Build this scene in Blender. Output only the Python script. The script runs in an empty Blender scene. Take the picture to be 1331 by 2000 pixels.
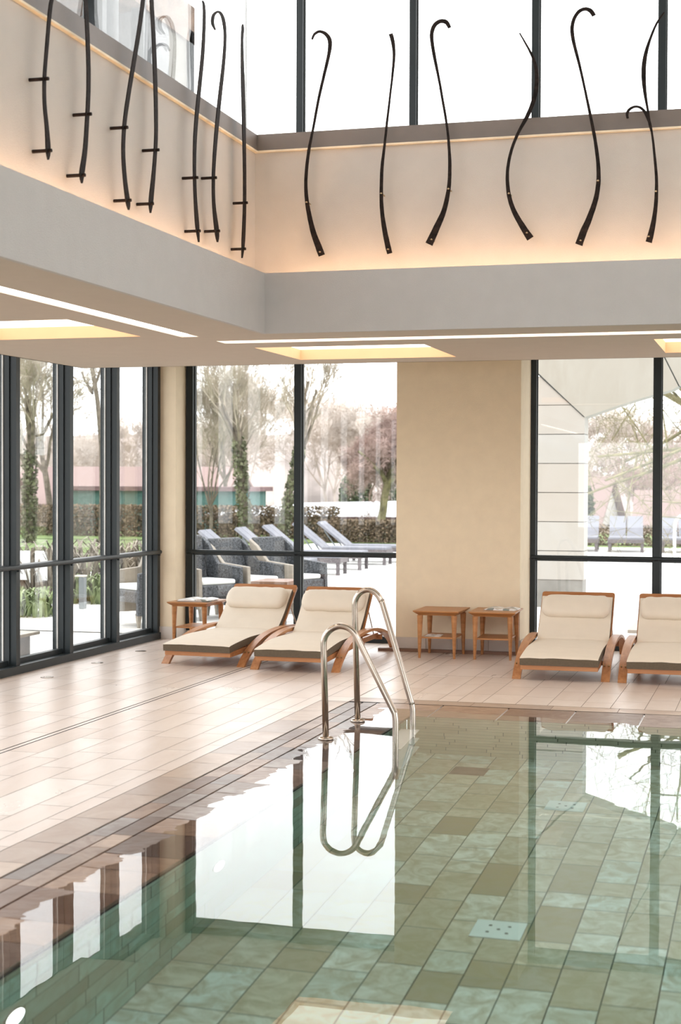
import bpy, bmesh, math, random
from mathutils import Vector, Matrix

# ------------------------------------------------------------------ camera, sky, exposure
S = bpy.context.scene
COL = S.collection
cam_d = bpy.data.cameras.new('camera')
cam = bpy.data.objects.new('camera', cam_d)
COL.objects.link(cam)
cam_d.sensor_fit = 'VERTICAL'
cam_d.sensor_height = 36.0
cam_d.sensor_width = 24.0
cam_d.lens = 54.23
cam_d.clip_end = 500
ROT = Matrix(((0.96189542, -0.00861647, 0.27328182),
              (0.27339424, 0.01723676, -0.96174762),
              (0.00357637, 0.99981431, 0.01893566)))
cam.matrix_world = Matrix.Translation((0, 0, 1.65)) @ ROT.to_4x4()
cam_d.dof.use_dof = True
cam_d.dof.focus_distance = 12.0
cam_d.dof.aperture_fstop = 3.5
S.camera = cam

S.view_settings.view_transform = 'Standard'
S.view_settings.look = 'None'
S.view_settings.gamma = 1.0
S.view_settings.use_curve_mapping = False
S.view_settings.exposure = 0.0

SKY = 3.9
W = bpy.data.worlds.new('overcast_sky'); S.world = W; W.use_nodes = True
nt = W.node_tree; nt.nodes.clear()
wo = nt.nodes.new('ShaderNodeOutputWorld'); bg = nt.nodes.new('ShaderNodeBackground')
tc = nt.nodes.new('ShaderNodeTexCoord'); nz = nt.nodes.new('ShaderNodeTexNoise')
nz.inputs['Scale'].default_value = 2.2; nz.inputs['Detail'].default_value = 3
rp = nt.nodes.new('ShaderNodeValToRGB')
rp.color_ramp.elements[0].position = .3; rp.color_ramp.elements[0].color = (.90, .92, .955, 1)
rp.color_ramp.elements[1].position = .75; rp.color_ramp.elements[1].color = (1, 1, 1, 1)
nt.links.new(tc.outputs['Generated'], nz.inputs['Vector'])
nt.links.new(nz.outputs['Fac'], rp.inputs['Fac'])
nt.links.new(rp.outputs['Color'], bg.inputs['Color'])
bg.inputs['Strength'].default_value = SKY
nt.links.new(bg.outputs[0], wo.inputs['Surface'])

cy = S.cycles
cy.use_denoising = True
cy.max_bounces = 14; cy.diffuse_bounces = 5; cy.glossy_bounces = 5
cy.transmission_bounces = 8; cy.transparent_max_bounces = 24; cy.volume_bounces = 0
cy.caustics_refractive = True; cy.caustics_reflective = False
cy.sample_clamp_indirect = 12.0; cy.blur_glossy = 0.3
try:
    W.cycles.sampling_method = 'MANUAL'; W.cycles.sample_map_resolution = 256
except Exception: pass

# ------------------------------------------------------------------ materials
def newmat(name):
    m = bpy.data.materials.new(name); m.use_nodes = True
    t = m.node_tree; t.nodes.clear()
    o = t.nodes.new('ShaderNodeOutputMaterial')
    return m, t, o
def N(t, typ, **kw):
    n = t.nodes.new(typ)
    for k, v in kw.items():
        if k in n.inputs: n.inputs[k].default_value = v
        else: setattr(n, k, v)
    return n
def ramp(t, stops):
    r = t.nodes.new('ShaderNodeValToRGB'); e = r.color_ramp.elements
    while len(e) < len(stops): e.new(.5)
    for i, (p, c) in enumerate(stops):
        e[i].position = p; e[i].color = (c[0], c[1], c[2], 1)
    return r
def plain(name, col, rough=.6, metal=0, noise=.06, scale=8, bump=0, bscale=60, spec=.5, stretch=None):
    """principled with a subtle colour noise and optional bump"""
    m, t, o = newmat(name)
    b = N(t, 'ShaderNodeBsdfPrincipled'); b.inputs['Roughness'].default_value = rough
    b.inputs['Metallic'].default_value = metal; b.inputs['Specular IOR Level'].default_value = spec
    tc = N(t, 'ShaderNodeTexCoord'); src = tc.outputs['Object']
    if stretch:
        mp = N(t, 'ShaderNodeMapping'); mp.inputs['Scale'].default_value = stretch
        t.links.new(src, mp.inputs[0]); src = mp.outputs[0]
    n = N(t, 'ShaderNodeTexNoise'); n.inputs['Scale'].default_value = scale; n.inputs['Detail'].default_value = 4
    t.links.new(src, n.inputs['Vector'])
    lo = [max(0, c * (1 - noise * 2)) for c in col]; hi = [min(1, c * (1 + noise * 2)) for c in col]
    r = ramp(t, [(.3, lo), (.7, hi)])
    t.links.new(n.outputs['Fac'], r.inputs[0]); t.links.new(r.outputs[0], b.inputs['Base Color'])
    if bump:
        n2 = N(t, 'ShaderNodeTexNoise'); n2.inputs['Scale'].default_value = bscale
        t.links.new(src, n2.inputs['Vector'])
        bp = N(t, 'ShaderNodeBump'); bp.inputs['Strength'].default_value = bump; bp.inputs['Distance'].default_value = .01
        t.links.new(n2.outputs['Fac'], bp.inputs['Height']); t.links.new(bp.outputs[0], b.inputs['Normal'])
    t.links.new(b.outputs[0], o.inputs[0])
    return m
def emit(name, col, strength):
    m, t, o = newmat(name)
    e = N(t, 'ShaderNodeEmission'); e.inputs[0].default_value = (*col, 1); e.inputs[1].default_value = strength
    t.links.new(e.outputs[0], o.inputs[0]); return m
def stone(name, cols, rough=.35, vein=None, nscale=3.0, vfac=.35, spec=.5, rvar=.1, stretch=(1, 1, 1), bump=.15):
    """stone tiles, every tile an island with a colour of its own, veins and blotches"""
    m, t, o = newmat(name)
    b = N(t, 'ShaderNodeBsdfPrincipled'); b.inputs['Specular IOR Level'].default_value = spec
    g = N(t, 'ShaderNodeNewGeometry')
    k = len(cols)
    r = ramp(t, [(i / max(1, k - 1), c) for i, c in enumerate(cols)])
    t.links.new(g.outputs['Random Per Island'], r.inputs[0])
    tc = N(t, 'ShaderNodeTexCoord'); add = N(t, 'ShaderNodeVectorMath', operation='MULTIPLY_ADD')
    sc = N(t, 'ShaderNodeCombineXYZ')
    for i in range(3): t.links.new(g.outputs['Random Per Island'], sc.inputs[i])
    mul = N(t, 'ShaderNodeVectorMath', operation='SCALE'); mul.inputs['Scale'].default_value = 37.0
    t.links.new(sc.outputs[0], mul.inputs[0])
    mp = N(t, 'ShaderNodeMapping'); mp.inputs['Scale'].default_value = stretch
    t.links.new(tc.outputs['Object'], mp.inputs[0])
    ad = N(t, 'ShaderNodeVectorMath', operation='ADD')
    t.links.new(mp.outputs[0], ad.inputs[0]); t.links.new(mul.outputs[0], ad.inputs[1])
    n = N(t, 'ShaderNodeTexNoise'); n.inputs['Scale'].default_value = nscale; n.inputs['Detail'].default_value = 7
    n.inputs['Distortion'].default_value = 1.1; n.inputs['Roughness'].default_value = .62
    t.links.new(ad.outputs[0], n.inputs['Vector'])
    vr = ramp(t, [(.36, (0, 0, 0)), (.62, (1, 1, 1))])
    t.links.new(n.outputs['Fac'], vr.inputs[0])
    mx = N(t, 'ShaderNodeMix', data_type='RGBA', blend_type='MIX')
    ml = N(t, 'ShaderNodeMath', operation='MULTIPLY'); ml.inputs[1].default_value = vfac
    t.links.new(vr.outputs[0], ml.inputs[0]); t.links.new(ml.outputs[0], mx.inputs[0])
    t.links.new(r.outputs[0], mx.inputs[6]); mx.inputs[7].default_value = (*(vein or cols[0]), 1)
    t.links.new(mx.outputs[2], b.inputs['Base Color'])
    rr = N(t, 'ShaderNodeMapRange'); rr.inputs['To Min'].default_value = rough - rvar; rr.inputs['To Max'].default_value = rough + rvar
    t.links.new(n.outputs['Fac'], rr.inputs['Value']); t.links.new(rr.outputs[0], b.inputs['Roughness'])
    if bump:
        bp = N(t, 'ShaderNodeBump'); bp.inputs['Strength'].default_value = bump; bp.inputs['Distance'].default_value = .01
        t.links.new(n.outputs['Fac'], bp.inputs['Height']); t.links.new(bp.outputs[0], b.inputs['Normal'])
    t.links.new(b.outputs[0], o.inputs[0])
    return m
def wood(name, c1, c2, rough=.4, axis=(1, 12, 12), scale=2.5):
    m, t, o = newmat(name)
    b = N(t, 'ShaderNodeBsdfPrincipled'); b.inputs['Roughness'].default_value = rough
    tc = N(t, 'ShaderNodeTexCoord'); mp = N(t, 'ShaderNodeMapping'); mp.inputs['Scale'].default_value = axis
    t.links.new(tc.outputs['Object'], mp.inputs[0])
    n = N(t, 'ShaderNodeTexNoise'); n.inputs['Scale'].default_value = scale; n.inputs['Detail'].default_value = 5
    n.inputs['Distortion'].default_value = .6
    t.links.new(mp.outputs[0], n.inputs['Vector'])
    r = ramp(t, [(.3, c1), (.7, c2)]); t.links.new(n.outputs['Fac'], r.inputs[0])
    t.links.new(r.outputs[0], b.inputs['Base Color']); t.links.new(b.outputs[0], o.inputs[0])
    return m

def glass_mat(name, tint=(.985, .988, .982)):
    m, t, o = newmat(name)
    g = N(t, 'ShaderNodeNewGeometry'); d = N(t, 'ShaderNodeVectorMath', operation='DOT_PRODUCT')
    t.links.new(g.outputs['Normal'], d.inputs[0]); t.links.new(g.outputs['Incoming'], d.inputs[1])
    a = N(t, 'ShaderNodeMath', operation='ABSOLUTE'); t.links.new(d.outputs['Value'], a.inputs[0])
    s = N(t, 'ShaderNodeMath', operation='SUBTRACT'); s.inputs[0].default_value = 1; t.links.new(a.outputs[0], s.inputs[1])
    p = N(t, 'ShaderNodeMath', operation='POWER'); t.links.new(s.outputs[0], p.inputs[0]); p.inputs[1].default_value = 5
    f = N(t, 'ShaderNodeMath', operation='MULTIPLY_ADD'); t.links.new(p.outputs[0], f.inputs[0])
    f.inputs[1].default_value = .95; f.inputs[2].default_value = .045
    tr = N(t, 'ShaderNodeBsdfTransparent'); tr.inputs[0].default_value = (*tint, 1)
    gl = N(t, 'ShaderNodeBsdfGlossy'); gl.inputs['Roughness'].default_value = 0.0
    mx = N(t, 'ShaderNodeMixShader')
    t.links.new(f.outputs[0], mx.inputs[0]); t.links.new(tr.outputs[0], mx.inputs[1]); t.links.new(gl.outputs[0], mx.inputs[2])
    t.links.new(mx.outputs[0], o.inputs[0])
    return m
def water_mat():
    m, t, o = newmat('pool_water')
    b = N(t, 'ShaderNodeBsdfPrincipled'); b.inputs['Transmission Weight'].default_value = 1
    b.inputs['Roughness'].default_value = 0; b.inputs['IOR'].default_value = 1.333
    b.inputs['Base Color'].default_value = (1, 1, 1, 1)
    tc = N(t, 'ShaderNodeTexCoord'); n = N(t, 'ShaderNodeTexNoise'); n.inputs['Scale'].default_value = 2.2
    n.inputs['Detail'].default_value = 2
    t.links.new(tc.outputs['Object'], n.inputs['Vector'])
    bp = N(t, 'ShaderNodeBump'); bp.inputs['Strength'].default_value = .05; bp.inputs['Distance'].default_value = .010
    t.links.new(n.outputs['Fac'], bp.inputs['Height']); t.links.new(bp.outputs[0], b.inputs['Normal'])
    v = N(t, 'ShaderNodeVolumeAbsorption'); v.inputs['Color'].default_value = (.06, .84, .80, 1); v.inputs['Density'].default_value = .135
    t.links.new(b.outputs[0], o.inputs['Surface']); t.links.new(v.outputs[0], o.inputs['Volume'])
    m.cycles.homogeneous_volume = True
    return m
def paper_mat(name, seed, light=.85):
    m, t, o = newmat(name)
    b = N(t, 'ShaderNodeBsdfPrincipled'); b.inputs['Roughness'].default_value = .35
    tc = N(t, 'ShaderNodeTexCoord'); mp = N(t, 'ShaderNodeMapping'); mp.inputs['Location'].default_value = (seed, seed * 2.3, 0)
    t.links.new(tc.outputs['Object'], mp.inputs[0])
    v = N(t, 'ShaderNodeTexVoronoi'); v.inputs['Scale'].default_value = 14; t.links.new(mp.outputs[0], v.inputs['Vector'])
    r = ramp(t, [(.0, (.25, .3, .28)), (.35, (.5, .42, .36)), (.55, (light, light, light * .98)), (1, (light, light, light))])
    sp = N(t, 'ShaderNodeSeparateColor'); t.links.new(v.outputs['Color'], sp.inputs[0])
    t.links.new(sp.outputs[0], r.inputs[0]); t.links.new(r.outputs[0], b.inputs['Base Color'])
    t.links.new(b.outputs[0], o.inputs[0]); return m

M = {}
M['plaster'] = plain('plaster_white', (.74, .72, .69), .8, noise=.015, bump=.25, bscale=220)
M['ceil'] = plain('ceiling_paint', (.57, .485, .405), .8, noise=.01, bump=.15, bscale=220)
M['fascia'] = plain('fascia_paint', (.55, .52, .505), .8, noise=.01, bump=.3, bscale=200)
M['cream'] = plain('cream_plaster', (.81, .69, .51), .8, noise=.015, bump=.3, bscale=200)
M['upperwall'] = plain('upper_wall_paint', (.56, .515, .475), .8, noise=.01, bump=.25, bscale=200)
M['ledge'] = plain('ledge_metal', (.19, .155, .135), .5, noise=.02, bump=.2, bscale=300)
M['frame'] = plain('window_frame_metal', (.014, .021, .024), .42, noise=.02, spec=.4)
M['gasket'] = plain('white_gasket', (.75, .75, .73), .4)
M['glass'] = glass_mat('window_glass')
M['basestone'] = stone('baseboard_stone', [(.55, .50, .45), (.62, .57, .52), (.58, .53, .48)], .5, nscale=6, vfac=.3)
M['deck'] = stone('deck_stone', [(.66, .565, .50), (.73, .64, .585), (.69, .60, .54), (.75, .67, .615), (.67, .575, .515)], .3, vein=(.54, .41, .33), nscale=1.7, vfac=.36, stretch=(1, .35, 1), bump=.06, rvar=.07)
M['grout'] = plain('grout', (.30, .25, .21), .8)
M['slit'] = plain('slit_dark', (.02, .015, .012), .7)
M['coping'] = stone('coping_stone', [(.16, .085, .05), (.38, .25, .17), (.15, .13, .125), (.46, .33, .24), (.10, .055, .035), (.28, .25, .235), (.40, .24, .15)], .32, vein=(.12, .055, .03), nscale=7, vfac=.42, bump=.2, rvar=.08, spec=.35)
M['wet'] = stone('damp_deck_stone', [(.42, .31, .235), (.53, .41, .32), (.36, .28, .23), (.50, .38, .29)], .3, vein=(.32, .20, .14), nscale=4, vfac=.45, bump=.1, rvar=.06)
M['poolfloor'] = stone('pool_floor_stone', [(.76, .66, .52), (.84, .88, .83), (.58, .47, .33), (.84, .91, .88), (.80, .72, .60), (.40, .31, .20), (.84, .79, .70), (.92, .90, .83), (.66, .56, .42)], .5, vein=(.44, .34, .18), nscale=8, vfac=.7, bump=0)
M['poolwall'] = stone('pool_wall_stone', [(.68, .64, .50), (.76, .72, .58), (.60, .56, .42), (.80, .76, .62)], .5, vein=(.48, .42, .28), nscale=4, vfac=.4, bump=0)
M['poolgrout'] = plain('pool_grout', (.17, .17, .12), .8)
M['water'] = water_mat()
M['steel'] = plain('brushed_steel', (.50, .435, .375), .18, metal=1, noise=.02)
M['iron'] = plain('dark_forged_iron', (.016, .010, .008), .75, metal=0, spec=.2, noise=.35, scale=30, bump=.3, bscale=90)
M['brass'] = plain('bracket_brass', (.45, .33, .20), .4, metal=.8)
M['teak'] = wood('teak_wood', (.34, .13, .045), (.50, .23, .095), .38)
M['teak_y'] = wood('teak_wood_along', (.36, .145, .055), (.53, .255, .11), .38, axis=(12, 1, 12))
M['table'] = wood('table_wood', (.34, .14, .042), (.49, .225, .08), .38)
M['cushion'] = plain('beige_cushion_cloth', (.75, .675, .575), .9, noise=.008, scale=12, bump=.06, bscale=300)
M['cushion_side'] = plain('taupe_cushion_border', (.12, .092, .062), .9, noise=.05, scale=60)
M['lip'] = plain('ledge_lip_glow', (.86, .72, .54), .7)  # cove glow on the ledge underside, put into a bright base colour
M['wallleft'] = stone('pool_left_wall_stone', [(.36, .48, .40), (.48, .64, .55), (.32, .34, .25), (.50, .70, .62), (.40, .44, .34)], .5, vein=(.34, .30, .18), nscale=5, vfac=.5, bump=0)
M['lampcream'] = emit('coffer_panel_light', (1.0, .84, .68), 3.2)
M['slotlight'] = emit('slot_strip_light', (1.0, .90, .80), 7.0)
M['covelight'] = emit('cove_strip_light', (1.0, .65, .38), 40.0)
M['uplight'] = emit('floor_spot_light', (1.0, .80, .52), 14.0)
M['poollamp'] = emit('pool_lamp_glow', (.95, 1.0, 1.0), 7.0)
M['coffer'] = plain('coffer_side_glow', (.86, .54, .34), .7, noise=.01)  # pale sides; warm light of the panel is put into this peach
M['white'] = plain('white_plastic', (.86, .88, .86), .4, noise=.01)
M['hole'] = plain('dark_hole', (.02, .025, .025), .6)
M['paper1'] = paper_mat('magazine_pages', 1.3)
M['paper2'] = paper_mat('newspaper_pages', 7.1, .8)
M['paper3'] = paper_mat('leaflet_pages', 3.7, .9)
# outdoors
M['paving'] = stone('terrace_paving', [(.66, .65, .62), (.74, .73, .70), (.70, .69, .66)], .6, nscale=3, vfac=.15)
M['pavebase'] = plain('terrace_joint', (.5, .49, .46), .8)
M['lawn'] = plain('lawn_grass', (.14, .20, .06), .9, noise=.25, scale=3, bump=.5, bscale=60)
M['soil'] = plain('field_ground', (.26, .22, .17), .95, noise=.2, scale=.6)
M['bark'] = plain('grey_bark', (.15, .125, .095), .9, noise=.25, scale=6)
M['bark_moss'] = plain('mossy_bark', (.19, .17, .09), .9, noise=.3, scale=5)
M['twig'] = plain('bare_twigs', (.36, .31, .25), .9, noise=.2, scale=2)
M['twig_red'] = plain('reddish_twigs', (.40, .29, .26), .9, noise=.15, scale=2)
M['twig_far'] = plain('far_twigs_hazed', (.58, .52, .47), .95, noise=.15, scale=.5)  # haze over the distant trees is put into this pale colour
M['ivy'] = plain('ivy_leaves', (.12, .125, .07), .8, noise=.3, scale=5)
M['hedge'] = plain('brown_hedge_leaves', (.17, .125, .08), .9, noise=.25, scale=5)
M['evergreen'] = plain('evergreen_leaves', (.09, .12, .06), .9, noise=.3, scale=6)
M['bed'] = plain('grassy_bed_leaves', (.22, .27, .13), .8, noise=.3, scale=6)
M['dry'] = plain('dry_seed_stalks', (.24, .21, .17), .9, noise=.3, scale=6)
M['roof'] = stone('red_roof_tiles', [(.24, .165, .15), (.27, .19, .175), (.25, .175, .16)], .8, nscale=5, vfac=.2)
M['roof_dark'] = plain('dark_roof', (.16, .10, .10), .9, noise=.1)
M['snow'] = plain('snow', (.85, .87, .9), .9, noise=.01)
M['housewall'] = plain('pale_house_wall', (.36, .33, .29), .9, noise=.05)
M['housewhite'] = plain('white_gable', (.55, .54, .50), .9)
M['tealwall'] = plain('teal_shed_boards', (.07, .15, .135), .8, noise=.1)
M['brickpier'] = plain('brown_pier', (.22, .15, .11), .9, noise=.2)
M['hill'] = plain('wooded_hill', (.36, .31, .285), 1, noise=.25, scale=.25)
M['pierstone'] = stone('pale_cast_stone', [(.42, .37, .325), (.44, .41, .375), (.43, .385, .34), (.45, .44, .42)], .7, vein=(.38, .34, .29), nscale=1.2, vfac=.35, bump=.05)
M['archstone'] = stone('arch_stone', [(.40, .375, .33), (.42, .39, .345)], .7, vein=(.32, .285, .23), nscale=1.0, vfac=.5, bump=.05, stretch=(2, 1, .6))
M['plinth'] = plain('grey_plinth', (.27, .26, .24), .8, noise=.12, scale=3)
M['wicker'] = plain('dark_wicker', (.055, .060, .068), .55, noise=.5, scale=55, bump=1, bscale=60)
M['greyfab'] = plain('grey_sling_fabric', (.20, .205, .235), .8, noise=.04)
M['greyleg'] = plain('grey_brown_wicker', (.12, .105, .11), .7, noise=.2, scale=40)
M['tanpanel'] = plain('tan_reflection_and_legs', (.30, .265, .22), .6, noise=.06, scale=20)  # beige pane reflection painted on chair sides; legs share the colour
M['brownwood'] = wood('brown_table_wood', (.16, .08, .05), (.24, .13, .08), .5)
M['postgrey'] = plain('grey_post', (.14, .16, .17), .5)
M['slab'] = plain('weathered_slab', (.55, .52, .46), .8, noise=.1)
M['blockgrey'] = plain('grey_block', (.42, .43, .44), .8, noise=.08)
M['outpool'] = plain('outdoor_pool_water', (.45, .55, .58), .06, noise=.05)
M['whitemetal'] = plain('white_rail_metal', (.85, .85, .85), .3)
M['red'] = plain('red_plastic', (.6, .06, .03), .4)
M['panelgrey'] = plain('rooftop_panel_grey', (.17, .175, .18), .7)
M['paneltan'] = plain('rooftop_panel_tan', (.16, .145, .115), .7)

# ------------------------------------------------------------------ mesh helpers
class MB:
    def __init__(s): s.v = []; s.f = []; s.m = []
    def face(s, pts, mi=0):
        b = len(s.v); s.v += [tuple(p) for p in pts]; s.f.append(tuple(range(b, b + len(pts)))); s.m.append(mi)
    def quadbox(s, c8, mi=0):
        b = len(s.v); s.v += [tuple(p) for p in c8]
        for q in ((0, 3, 2, 1), (4, 5, 6, 7), (0, 1, 5, 4), (1, 2, 6, 5), (2, 3, 7, 6), (3, 0, 4, 7)):
            s.f.append(tuple(b + i for i in q)); s.m.append(mi)
    def box(s, x0, x1, y0, y1, z0, z1, mi=0):
        if x0 > x1: x0, x1 = x1, x0
        if y0 > y1: y0, y1 = y1, y0
        s.quadbox([(x0, y0, z0), (x1, y0, z0), (x1, y1, z0), (x0, y1, z0), (x0, y0, z1), (x1, y0, z1), (x1, y1, z1), (x0, y1, z1)], mi)
    def rings(s, rings, cap=True, closed=True, mi=0):
        b = len(s.v); n = len(rings[0])
        for r in rings: s.v += [tuple(p) for p in r]
        for i in range(len(rings) - 1):
            for k in range(n if closed else n - 1):
                k2 = (k + 1) % n
                s.f.append((b + i * n + k, b + i * n + k2, b + (i + 1) * n + k2, b + (i + 1) * n + k)); s.m.append(mi)
        if cap and closed:
            s.f.append(tuple(b + k for k in range(n))[::-1]); s.m.append(mi)
            s.f.append(tuple(b + (len(rings) - 1) * n + k for k in range(n))); s.m.append(mi)
    def tube(s, pts, rad, n=8, mi=0, cap=True):
        pts = [Vector(p) for p in pts]; rs = []; up = None
        for i, p in enumerate(pts):
            d = (pts[min(i + 1, len(pts) - 1)] - pts[max(i - 1, 0)])
            if d.length < 1e-9: d = Vector((0, 0, 1))
            d.normalize()
            if up is None:
                up = Vector((1, 0, 0)) if abs(d.x) < .8 else Vector((0, 1, 0))
            a = d.cross(up)
            if a.length < 1e-6: a = d.cross(Vector((0, 1, .3)))
            a.normalize(); b_ = d.cross(a); up = -b_ if False else up
            r = rad[i] if isinstance(rad, (list, tuple)) else rad
            rs.append([p + (a * math.cos(2 * math.pi * k / n) + b_ * math.sin(2 * math.pi * k / n)) * r for k in range(n)])
        s.rings(rs, cap, True, mi)
    def prism(s, poly, ax, t0, t1, mi=0):
        """poly in the plane across axis ax ('x','y','z') extruded from t0 to t1"""
        def P(u, v, t): return {'x': (t, u, v), 'y': (u, t, v), 'z': (u, v, t)}[ax]
        s.rings([[P(u, v, t0) for u, v in poly], [P(u, v, t1) for u, v in poly]], True, True, mi)
    def lathe(s, prof, c=(0, 0, 0), n=24, mi=0):
        s.rings([[(c[0] + r * math.cos(2 * math.pi * k / n), c[1] + r * math.sin(2 * math.pi * k / n), c[2] + z) for k in range(n)] for r, z in prof], True, True, mi)
    def build(s, name, mats, parent=None, smooth=False, bevel=0, sub=0):
        me = bpy.data.meshes.new(name); me.from_pydata(s.v, [], s.f)
        mats = mats if isinstance(mats, (list, tuple)) else [mats]
        for m in mats: me.materials.append(M[m])
        me.polygons.foreach_set('material_index', s.m)
        bm = bmesh.new(); bm.from_mesh(me); bmesh.ops.recalc_face_normals(bm, faces=bm.faces); bm.to_mesh(me); bm.free()
        if smooth: me.polygons.foreach_set('use_smooth', [True] * len(me.polygons))
        me.update()
        o = bpy.data.objects.new(name, me); COL.objects.link(o)
        if parent: o.parent = parent
        if bevel:
            b = o.modifiers.new('bevel', 'BEVEL'); b.width = bevel; b.segments = 2; b.limit_method = 'ANGLE'
        if sub:
            b = o.modifiers.new('sub', 'SUBSURF'); b.levels = sub; b.render_levels = sub
        return o
def tag(o, label=None, cat=None, group=None, kind=None):
    if label: o['label'] = label
    if cat: o['category'] = cat
    if group: o['group'] = group
    if kind: o['kind'] = kind
    return o
def empty(name, loc=(0, 0, 0), rz=0):
    o = bpy.data.objects.new(name, None); COL.objects.link(o); o.location = loc; o.rotation_euler = (0, 0, rz)
    o.empty_display_size = .1
    return o
def copy_tree(o, parent=None):
    c = o.copy(); COL.objects.link(c)
    if parent: c.parent = parent; c.matrix_parent_inverse = o.matrix_parent_inverse
    for ch in list(o.children): copy_tree(ch, c)
    return c
def structure(o, label, cat='structure'):
    o['kind'] = 'structure'; o['label'] = label; o['category'] = cat; return o

rnd = random.Random(7)
def tile_rows(mb, u0, u1, v0, v1, row, lens, gap, place, mi=0, rowjit=0, rr=rnd):
    """running tiles: rows stacked in u, tiles laid along v; place(u,v)->point"""
    u = u0
    while u < u1 - 1e-4:
        w = row * (1 + rr.uniform(-rowjit, rowjit)); ue = min(u1, u + w)
        if u1 - ue < row * .3: ue = u1
        v = v0 - rr.uniform(0, lens[0])
        while v < v1:
            l = rr.uniform(*lens); a = max(v, v0); b = min(v + l, v1)
            if b - a > gap * 2 and ue - u > gap * 2:
                g = gap / 2
                mb.face([place(u + g, a + g), place(ue - g, a + g), place(ue - g, b - g), place(u + g, b - g)], mi)
            v += l
        u = ue
def plate_with_holes(mb, x0, x1, y0, y1, z, holes, mi=0):
    xs = sorted({x0, x1, *[h[0] for h in holes], *[h[1] for h in holes]}); ys = sorted({y0, y1, *[h[2] for h in holes], *[h[3] for h in holes]})
    xs = [x for x in xs if x0 <= x <= x1]; ys = [y for y in ys if y0 <= y <= y1]
    for a, b in zip(xs, xs[1:]):
        for c, d in zip(ys, ys[1:]):
            mx, my = (a + b) / 2, (c + d) / 2
            if not any(h[0] < mx < h[1] and h[2] < my < h[3] for h in holes):
                mb.face([(a, c, z), (a, d, z), (b, d, z), (b, c, z)], mi)

# ------------------------------------------------------------------ room shell
from mathutils import noise as mnoise
XW, YB = -6.33, 15.42          # planes of the left and back glazing
CZ, CZ2 = 2.68, 3.16           # ceiling panel, raised edge ceiling
mb = MB()
HOLE = [(-3.107, 4.35, -4.1, 11.2)]
plate_with_holes(mb, XW - .1, 7.2, -5.2, YB + .1, -.003, HOLE, 0)
P = lambda u, v: (u, v, 0)
rr = random.Random(3)
tile_rows(mb, XW + .02, -4.585, -5.2, YB, .25, (.45, .95), .004, P, 1, .25, rr)
tile_rows(mb, -4.53, -3.33, -5.2, YB, .24, (.45, .95), .004, P, 1, .22, rr)
tile_rows(mb, -3.33, -3.11, -5.2, 11.2, .22, (.3, .6), .005, P, 2, 0, rr)
tile_rows(mb, -3.33, -3.11, 11.2, YB, .22, (.4, .8), .005, P, 1, 0, rr)
tile_rows(mb, -3.107, 7.2, 11.42, 12.95, .21, (.45, .8), .004, P, 1, .3, rr)
tile_rows(mb, -3.107, 7.2, 12.953, YB, .21, (.5, .9), .004, P, 1, .3, rr)
tile_rows(mb, 11.212, 11.415, -3.107, 4.35, .22, (.4, .7), .005, lambda u, v: (v, u, 0), 2, 0, rr)
tile_rows(mb, 4.37, 7.2, -5.2, 11.42, .24, (.4, .8), .004, P, 1, .3, rr)
mb.box(-4.583, -4.532, -5.2, 15.3, -.004, -.001, 3)
mb.face([(-4.574, -5.2, .0), (-4.574, 15.2, .0), (-4.541, 15.2, .0), (-4.541, -5.2, .0)], 1)
floor = structure(mb.build('floor', ['grout', 'deck', 'wet', 'slit']), 'pale sandstone deck tiles around the pool', 'floor')

# coping: two narrow gutter rows, then a row that dips under the water
mb = MB()
def copstone(x0, x1, y0, y1, z, mi=1, nx=2, ny=2, fz=None):
    b = len(mb.v)
    for j in range(ny):
        for i in range(nx):
            x = x0 + (x1 - x0) * i / (nx - 1); y = y0 + (y1 - y0) * j / (ny - 1)
            mb.v.append((x, y, z if fz is None else fz(x, y)))
    for j in range(ny - 1):
        for i in range(nx - 1):
            a = b + j * nx + i; mb.f.append((a, a + 1, a + nx + 1, a + nx)); mb.m.append(mi)
    zb = -.09
    edge = [(0, 0), (nx - 1, 0), (nx - 1, ny - 1), (0, ny - 1)]
    cs = [mb.v[b + j * nx + i] for i, j in edge]
    for k in range(4):
        p, q = cs[k], cs[(k + 1) % 4]
        bb = len(mb.v); mb.v += [(p[0], p[1], zb), (q[0], q[1], zb)]
        ia = b + edge[k][1] * nx + edge[k][0]; ib = b + edge[(k + 1) % 4][1] * nx + edge[(k + 1) % 4][0]
        mb.f.append((ia, ib, bb + 1, bb)); mb.m.append(mi)
rc = random.Random(11)
for x0, x1 in ((-3.098, -2.999), (-2.989, -2.888)):
    y = -4.0 + rc.uniform(0, .2)
    while y < 11.18:
        l = rc.uniform(.22, .5); ye = min(y + l, 11.18)
        if ye - y > .03: copstone(x0, x1, y + .002, ye - .002, 0.0)
        y += l
y = -4.0
while y < 11.19:
    l = rc.uniform(.25, .5); ye = min(y + l, 11.19); sd = rc.uniform(0, 50); tl = rc.uniform(-.0009, .0009); t2 = rc.uniform(-.0012, .0012)
    ya, yb_ = y, ye
    f = lambda x, yy: -.0005 - .030 * (x + 2.876) + tl + t2 * (yy - ya) / .4 + .0016 * mnoise.noise(Vector((x * 9, yy * 9, sd))) + .0012 * mnoise.noise(Vector((x * 25, yy * 25, sd)))
    if ye - y > .05: copstone(-2.876, -2.512, y + .003, ye - .003, 0, 1, 13, 14, f)
    y += l
x = -2.87
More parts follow.
